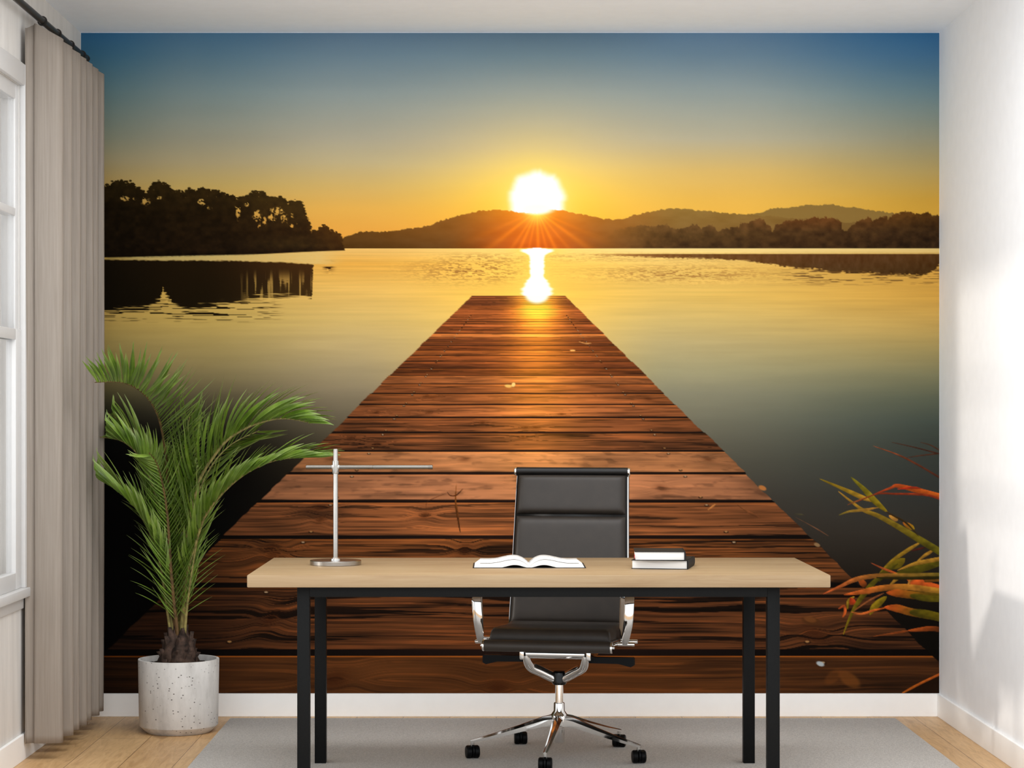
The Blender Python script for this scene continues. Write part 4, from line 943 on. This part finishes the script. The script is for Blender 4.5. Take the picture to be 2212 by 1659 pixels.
# ------------------------------------------------------------------ potted palm
def make_palm():
    PX, PY = (386-VPX)/552.0, F/552.0
    root = thing('potted_palm', (PX, PY, 0), 'green palm with feathery fronds in a round concrete pot', 'potted plant')
    b = MB(); b.lathe([(0, 0), (0.123, 0), (0.1255, 0.0015), (0.1525, 0.0275), (0.1532, 0.0285), (0.1575, 0.283), (0.1565, 0.2855), (0.147, 0.2855), (0.1455, 0.283), (0.1440, 0.240), (0, 0.240)], 96); b.build('pot', M['concrete'], root)
    # crumbly soil
    rng = random.Random(4); n = 40; vs = [(0, 0, 0.262)]; fs = []
    for r in range(1, 9):
        for i in range(n):
            a = 2*math.pi*i/n; rr = 0.1445*r/8
            vs.append((rr*math.cos(a), rr*math.sin(a), 0.262+rng.uniform(-0.004, 0.007)-(0.004 if r == 8 else 0)))
    for i in range(n): fs.append((0, 1+i, 1+(i+1) % n))
    for r in range(7):
        for i in range(n): fs.append((1+r*n+i, 1+(r+1)*n+i, 1+(r+1)*n+(i+1) % n, 1+r*n+(i+1) % n))
    b = MB(); b.add(vs, fs); b.build('soil', M['soil'], root, 0)
    b = MB(); b.lathe([(0, 0.25), (0.070, 0.25), (0.074, 0.275), (0.066, 0.31), (0.052, 0.345), (0.044, 0.375), (0.030, 0.39), (0, 0.392)], 28); trunk = b.build('trunk', M['trunk'], root, 40)
    for lay, (rb, zb, hgt, cnt, lean) in enumerate(((0.074, 0.258, 0.062, 8, 0.024), (0.068, 0.276, 0.090, 7, 0.020), (0.057, 0.302, 0.095, 6, 0.016), (0.043, 0.330, 0.080, 5, 0.010))):
        for i in range(cnt):
            a = 2*math.pi*(i+0.5*(lay % 2))/cnt+rng.uniform(-.1, .1); w = 2.6*rb/cnt; hh = hgt*rng.uniform(.85, 1.15)
            ca, sa = math.cos(a), math.sin(a); b = MB(); sec = []
            for q, ww, off in ((0, 1.0, 0.0), (0.35, 1.1, 0.006), (0.65, 0.72, 0.004), (0.85, 0.34, 0.002+lean*0.5), (1.0, 0.05, lean)):
                z = zb+q*hh; r = rb*(1-0.38*q*hgt/0.09)+off
                for sx, ro in ((-1, -0.006), (-0.5, 0.001), (0, 0.006), (0.5, 0.001), (1, -0.006)):
                    x = sx*w*ww; rr = r+ro
                    sec.append((rr*ca-x*sa, rr*sa+x*ca, z))
            fs = [(r_*5+j, r_*5+j+1, (r_+1)*5+j+1, (r_+1)*5+j) for r_ in range(4) for j in range(4)]
            b.add(sec, fs); o = b.build('leaf_base', M['trunk'], trunk, 60); md = o.modifiers.new('husk_thickness', 'SOLIDIFY'); md.thickness = 0.004
    V_ = Vector((0, -1, 0))
    def frond(pts, n, len0, sides, seed, start=0.16, r0=0.008, alpha=(50, 24), curl=0.5, droop=0.0, wid=0.0102, brown=False, lenf=None):
        """pts: (px, py, depth) of the stalk; sides: angle of each leaflet row about the stalk, 0 = in the picture plane on the left of travel, 90 = towards the viewer"""
        rg = random.Random(seed)
        P = catmull([at(x, y, d) for x, y, d in pts], 10)
        P = [p-Vector((PX, PY, 0)) for p in P]
        acc = [0.0]
        for a, c in zip(P, P[1:]): acc.append(acc[-1]+(c-a).length)
        tot = acc[-1]
        def ev(s):
            for i in range(len(acc)-1):
                if acc[i+1] >= s:
                    q = (s-acc[i])/(acc[i+1]-acc[i]+1e-9); return P[i].lerp(P[i+1], q), (P[min(i+2, len(P)-1)]-P[max(i-1, 0)]).normalized()
            return P[-1], (P[-1]-P[-2]).normalized()
        b = MB(); tone = []
        for row, phi in enumerate(sides):
            for i in range(int(n*0.8)):
                q = (i+0.5*(row % 2)+rg.uniform(-.15, .15))/int(n*0.8)
                q = min(max(q, 0), 0.995)
                s = tot*(start+(1-start)*q); p, T = ev(s)
                N = V_.cross(T); N = N.normalized() if N.length > 1e-3 else Vector((1, 0, 0))
                Vp = (V_-T*V_.dot(T)).normalized()
                ph = R(phi+rg.uniform(-9, 9)); D = N*math.cos(ph)+Vp*math.sin(ph)
                al = R(alpha[0]+(alpha[1]-alpha[0])*q+rg.uniform(-5, 5))
                Lf = 1.22*len0*(lenf(q) if lenf else (0.55+0.45*math.sin(math.pi*min(1, q*1.25+0.12)) if q < 0.72 else 0.95-1.5*(q-0.72)))*rg.uniform(.88, 1.08)
                d = (T*math.cos(al)+D*math.sin(al)).normalized()
                W = T.cross(d); W = (W.normalized() if W.length > 1e-3 else Vp)
                w0 = wid*rg.uniform(.85, 1.15); pos = p.copy(); nseg = 7; base = len(b.v); tn = rg.uniform(0, .38)
                vv = []
                for k in range(nseg+1):
                    u = k/nseg
                    wk = w0*(0.55+0.45*min(1, u*4))*(1 if u < 0.45 else max(0.03, 1-((u-0.45)/0.55)**1.3))
                    up_ = W.cross(d).normalized()
                    vv += [pos-W*wk+up_*wk*0.35, pos, pos+W*wk+up_*wk*0.35]
                    tone += [tn+0.12, tn*0.5, tn+0.12] if u < 0.85 else [tn+.3]*3
                    ds = Lf/nseg; pos = pos+d*ds
                    if pos.x+PX < -1.54 and pos.y+PY > 7.62: pos.x = -1.54-PX
                    if pos.y+PY > 8.735: pos.y = 8.735-PY
                    d = (d+T*(curl*0.16)+Vector((0, 0, -1))*(droop*0.16)).normalized()
                    W = (W-d*W.dot(d)).normalized()
                fs = []
                for k in range(nseg): fs += [(3*k, 3*k+1, 3*k+4, 3*k+3), (3*k+1, 3*k+2, 3*k+5, 3*k+4)]
                b.add(vv, fs)
        o = b.build('frond', M['leaf'], root, 60)
        a = o.data.attributes.new('tone', 'FLOAT', 'POINT'); a.data.foreach_set('value', [min(1, max(0, t)) for t in tone])
        r = MB(); m = len(P); r.tube(P, [r0*(1-0.82*(i/(m-1)))+0.0006 for i in range(m)], 8, sx=1.0, sy=0.8)
        r.build('stalk', M['rachis_brown'] if brown else M['rachis'], o, 60)
        return o
    d0 = PY
    # tall one that arches over to the upper left, towards the viewer
    frond([(378, 1378, d0), (372, 1250, d0-.02), (364, 1080, d0-.05), (357, 975, d0-.10), (340, 895, d0-.2), (306, 847, d0-.34), (262, 826, d0-.48), (205, 826, d0-.62)], 54, 0.25, (172, 150), 1, 0.30, 0.0075, (46, 42), 0.0, 0.0, brown=True, lenf=lambda q: 0.9 if q < .2 else 1.05 if q < .55 else max(.35, 1.05-1.5*(q-.55)))
    # broad bright one arching right
    frond([(392, 1378, d0), (398, 1250, d0-.03), (402, 1155, d0-.05), (430, 1040, d0-.09), (466, 980, d0-.13), (498, 945, d0-.16), (550, 917, d0-.19), (612, 904, d0-.22), (672, 914, d0-.25)], 60, 0.235, (8, 48), 2, 0.26, 0.0095, (44, 26), 0.55, 0.35, 0.0110, lenf=lambda q: 0.85+0.25*math.sin(math.pi*min(1, q*1.3)) if q < .7 else max(.3, 0.98-1.9*(q-.7)))
    # low right one
    frond([(390, 1378, d0), (402, 1250, d0-.06), (428, 1155, d0-.12), (446, 1110, d0-.16), (484, 1062, d0-.22), (536, 1020, d0-.28), (602, 993, d0-.34), (690, 985, d0-.42)], 56, 0.20, (12, 62), 3, 0.22, 0.007, (36, 18), 0.55, 0.25)
    # behind the right pair, darker
    frond([(388, 1378, d0), (396, 1200, d0+.08), (420, 1090, d0+.12), (455, 1010, d0+.15), (500, 960, d0+.17), (560, 930, d0+.18)], 44, 0.20, (15, 160), 4, 0.2, 0.006, (40, 22), 0.5, 0.2)
    # low left
    frond([(374, 1378, d0), (352, 1230, d0-.05), (326, 1155, d0-.1), (296, 1100, d0-.14), (252, 1058, d0-.14), (214, 1034, d0-.10)], 46, 0.20, (168, 120), 5, 0.22, 0.007, (36, 18), 0.55, 0.2)
    # left, arching over and down behind the curtain's edge
    frond([(374, 1378, d0), (362, 1200, d0-.02), (342, 1090, d0-.02), (310, 1000, d0), (268, 955, d0+.05), (216, 944, d0+.12)], 46, 0.17, (170, 140), 6, 0.25, 0.007, (44, 26), 0.5, 0.3)
    # left upper
    frond([(376, 1378, d0), (366, 1180, d0+.06), (348, 1060, d0+.10), (326, 985, d0+.14), (286, 930, d0+.18), (232, 892, d0+.22)], 44, 0.17, (165, 40), 7, 0.25, 0.007, (38, 22), 0.5, 0.15)
    # front one facing the viewer, its leaflets crossing on both sides
    frond([(384, 1380, d0-.03), (370, 1240, d0-.10), (362, 1120, d0-.16), (352, 1050, d0-.22), (338, 1000, d0-.28), (322, 978, d0-.34)], 52, 0.16, (8, 172), 8, 0.1, 0.0075, (34, 34), 0.35, 0.15, brown=True)
    # upright centre ones filling the heart of the plant
    frond([(388, 1378, d0), (392, 1220, d0+.05), (392, 1090, d0+.08), (396, 990, d0+.10), (410, 900, d0+.10)], 48, 0.19, (20, 160), 9, 0.12, 0.007, (34, 24), 0.5, 0.0)
    frond([(382, 1378, d0), (380, 1240, d0+.03), (376, 1140, d0+.05), (380, 1050, d0+.06), (392, 985, d0+.06)], 46, 0.15, (10, 170), 10, 0.06, 0.007, (34, 26), 0.5, 0.0)
    # two low side fronds whose lowest leaflets stand out in the open
    frond([(370, 1380, d0-.02), (360, 1310, d0-.05), (346, 1220, d0-.08), (330, 1140, d0-.10), (306, 1085, d0-.11)], 22, 0.145, (170, 10), 11, 0.18, 0.006, (42, 20), -0.15, 0.25, 0.0080)
    frond([(398, 1380, d0-.02), (404, 1310, d0-.05), (416, 1225, d0-.08), (430, 1150, d0-.10), (448, 1090, d0-.11)], 22, 0.135, (10, 170), 12, 0.18, 0.006, (42, 20), -0.15, 0.1, 0.0080)
    return root
make_palm()
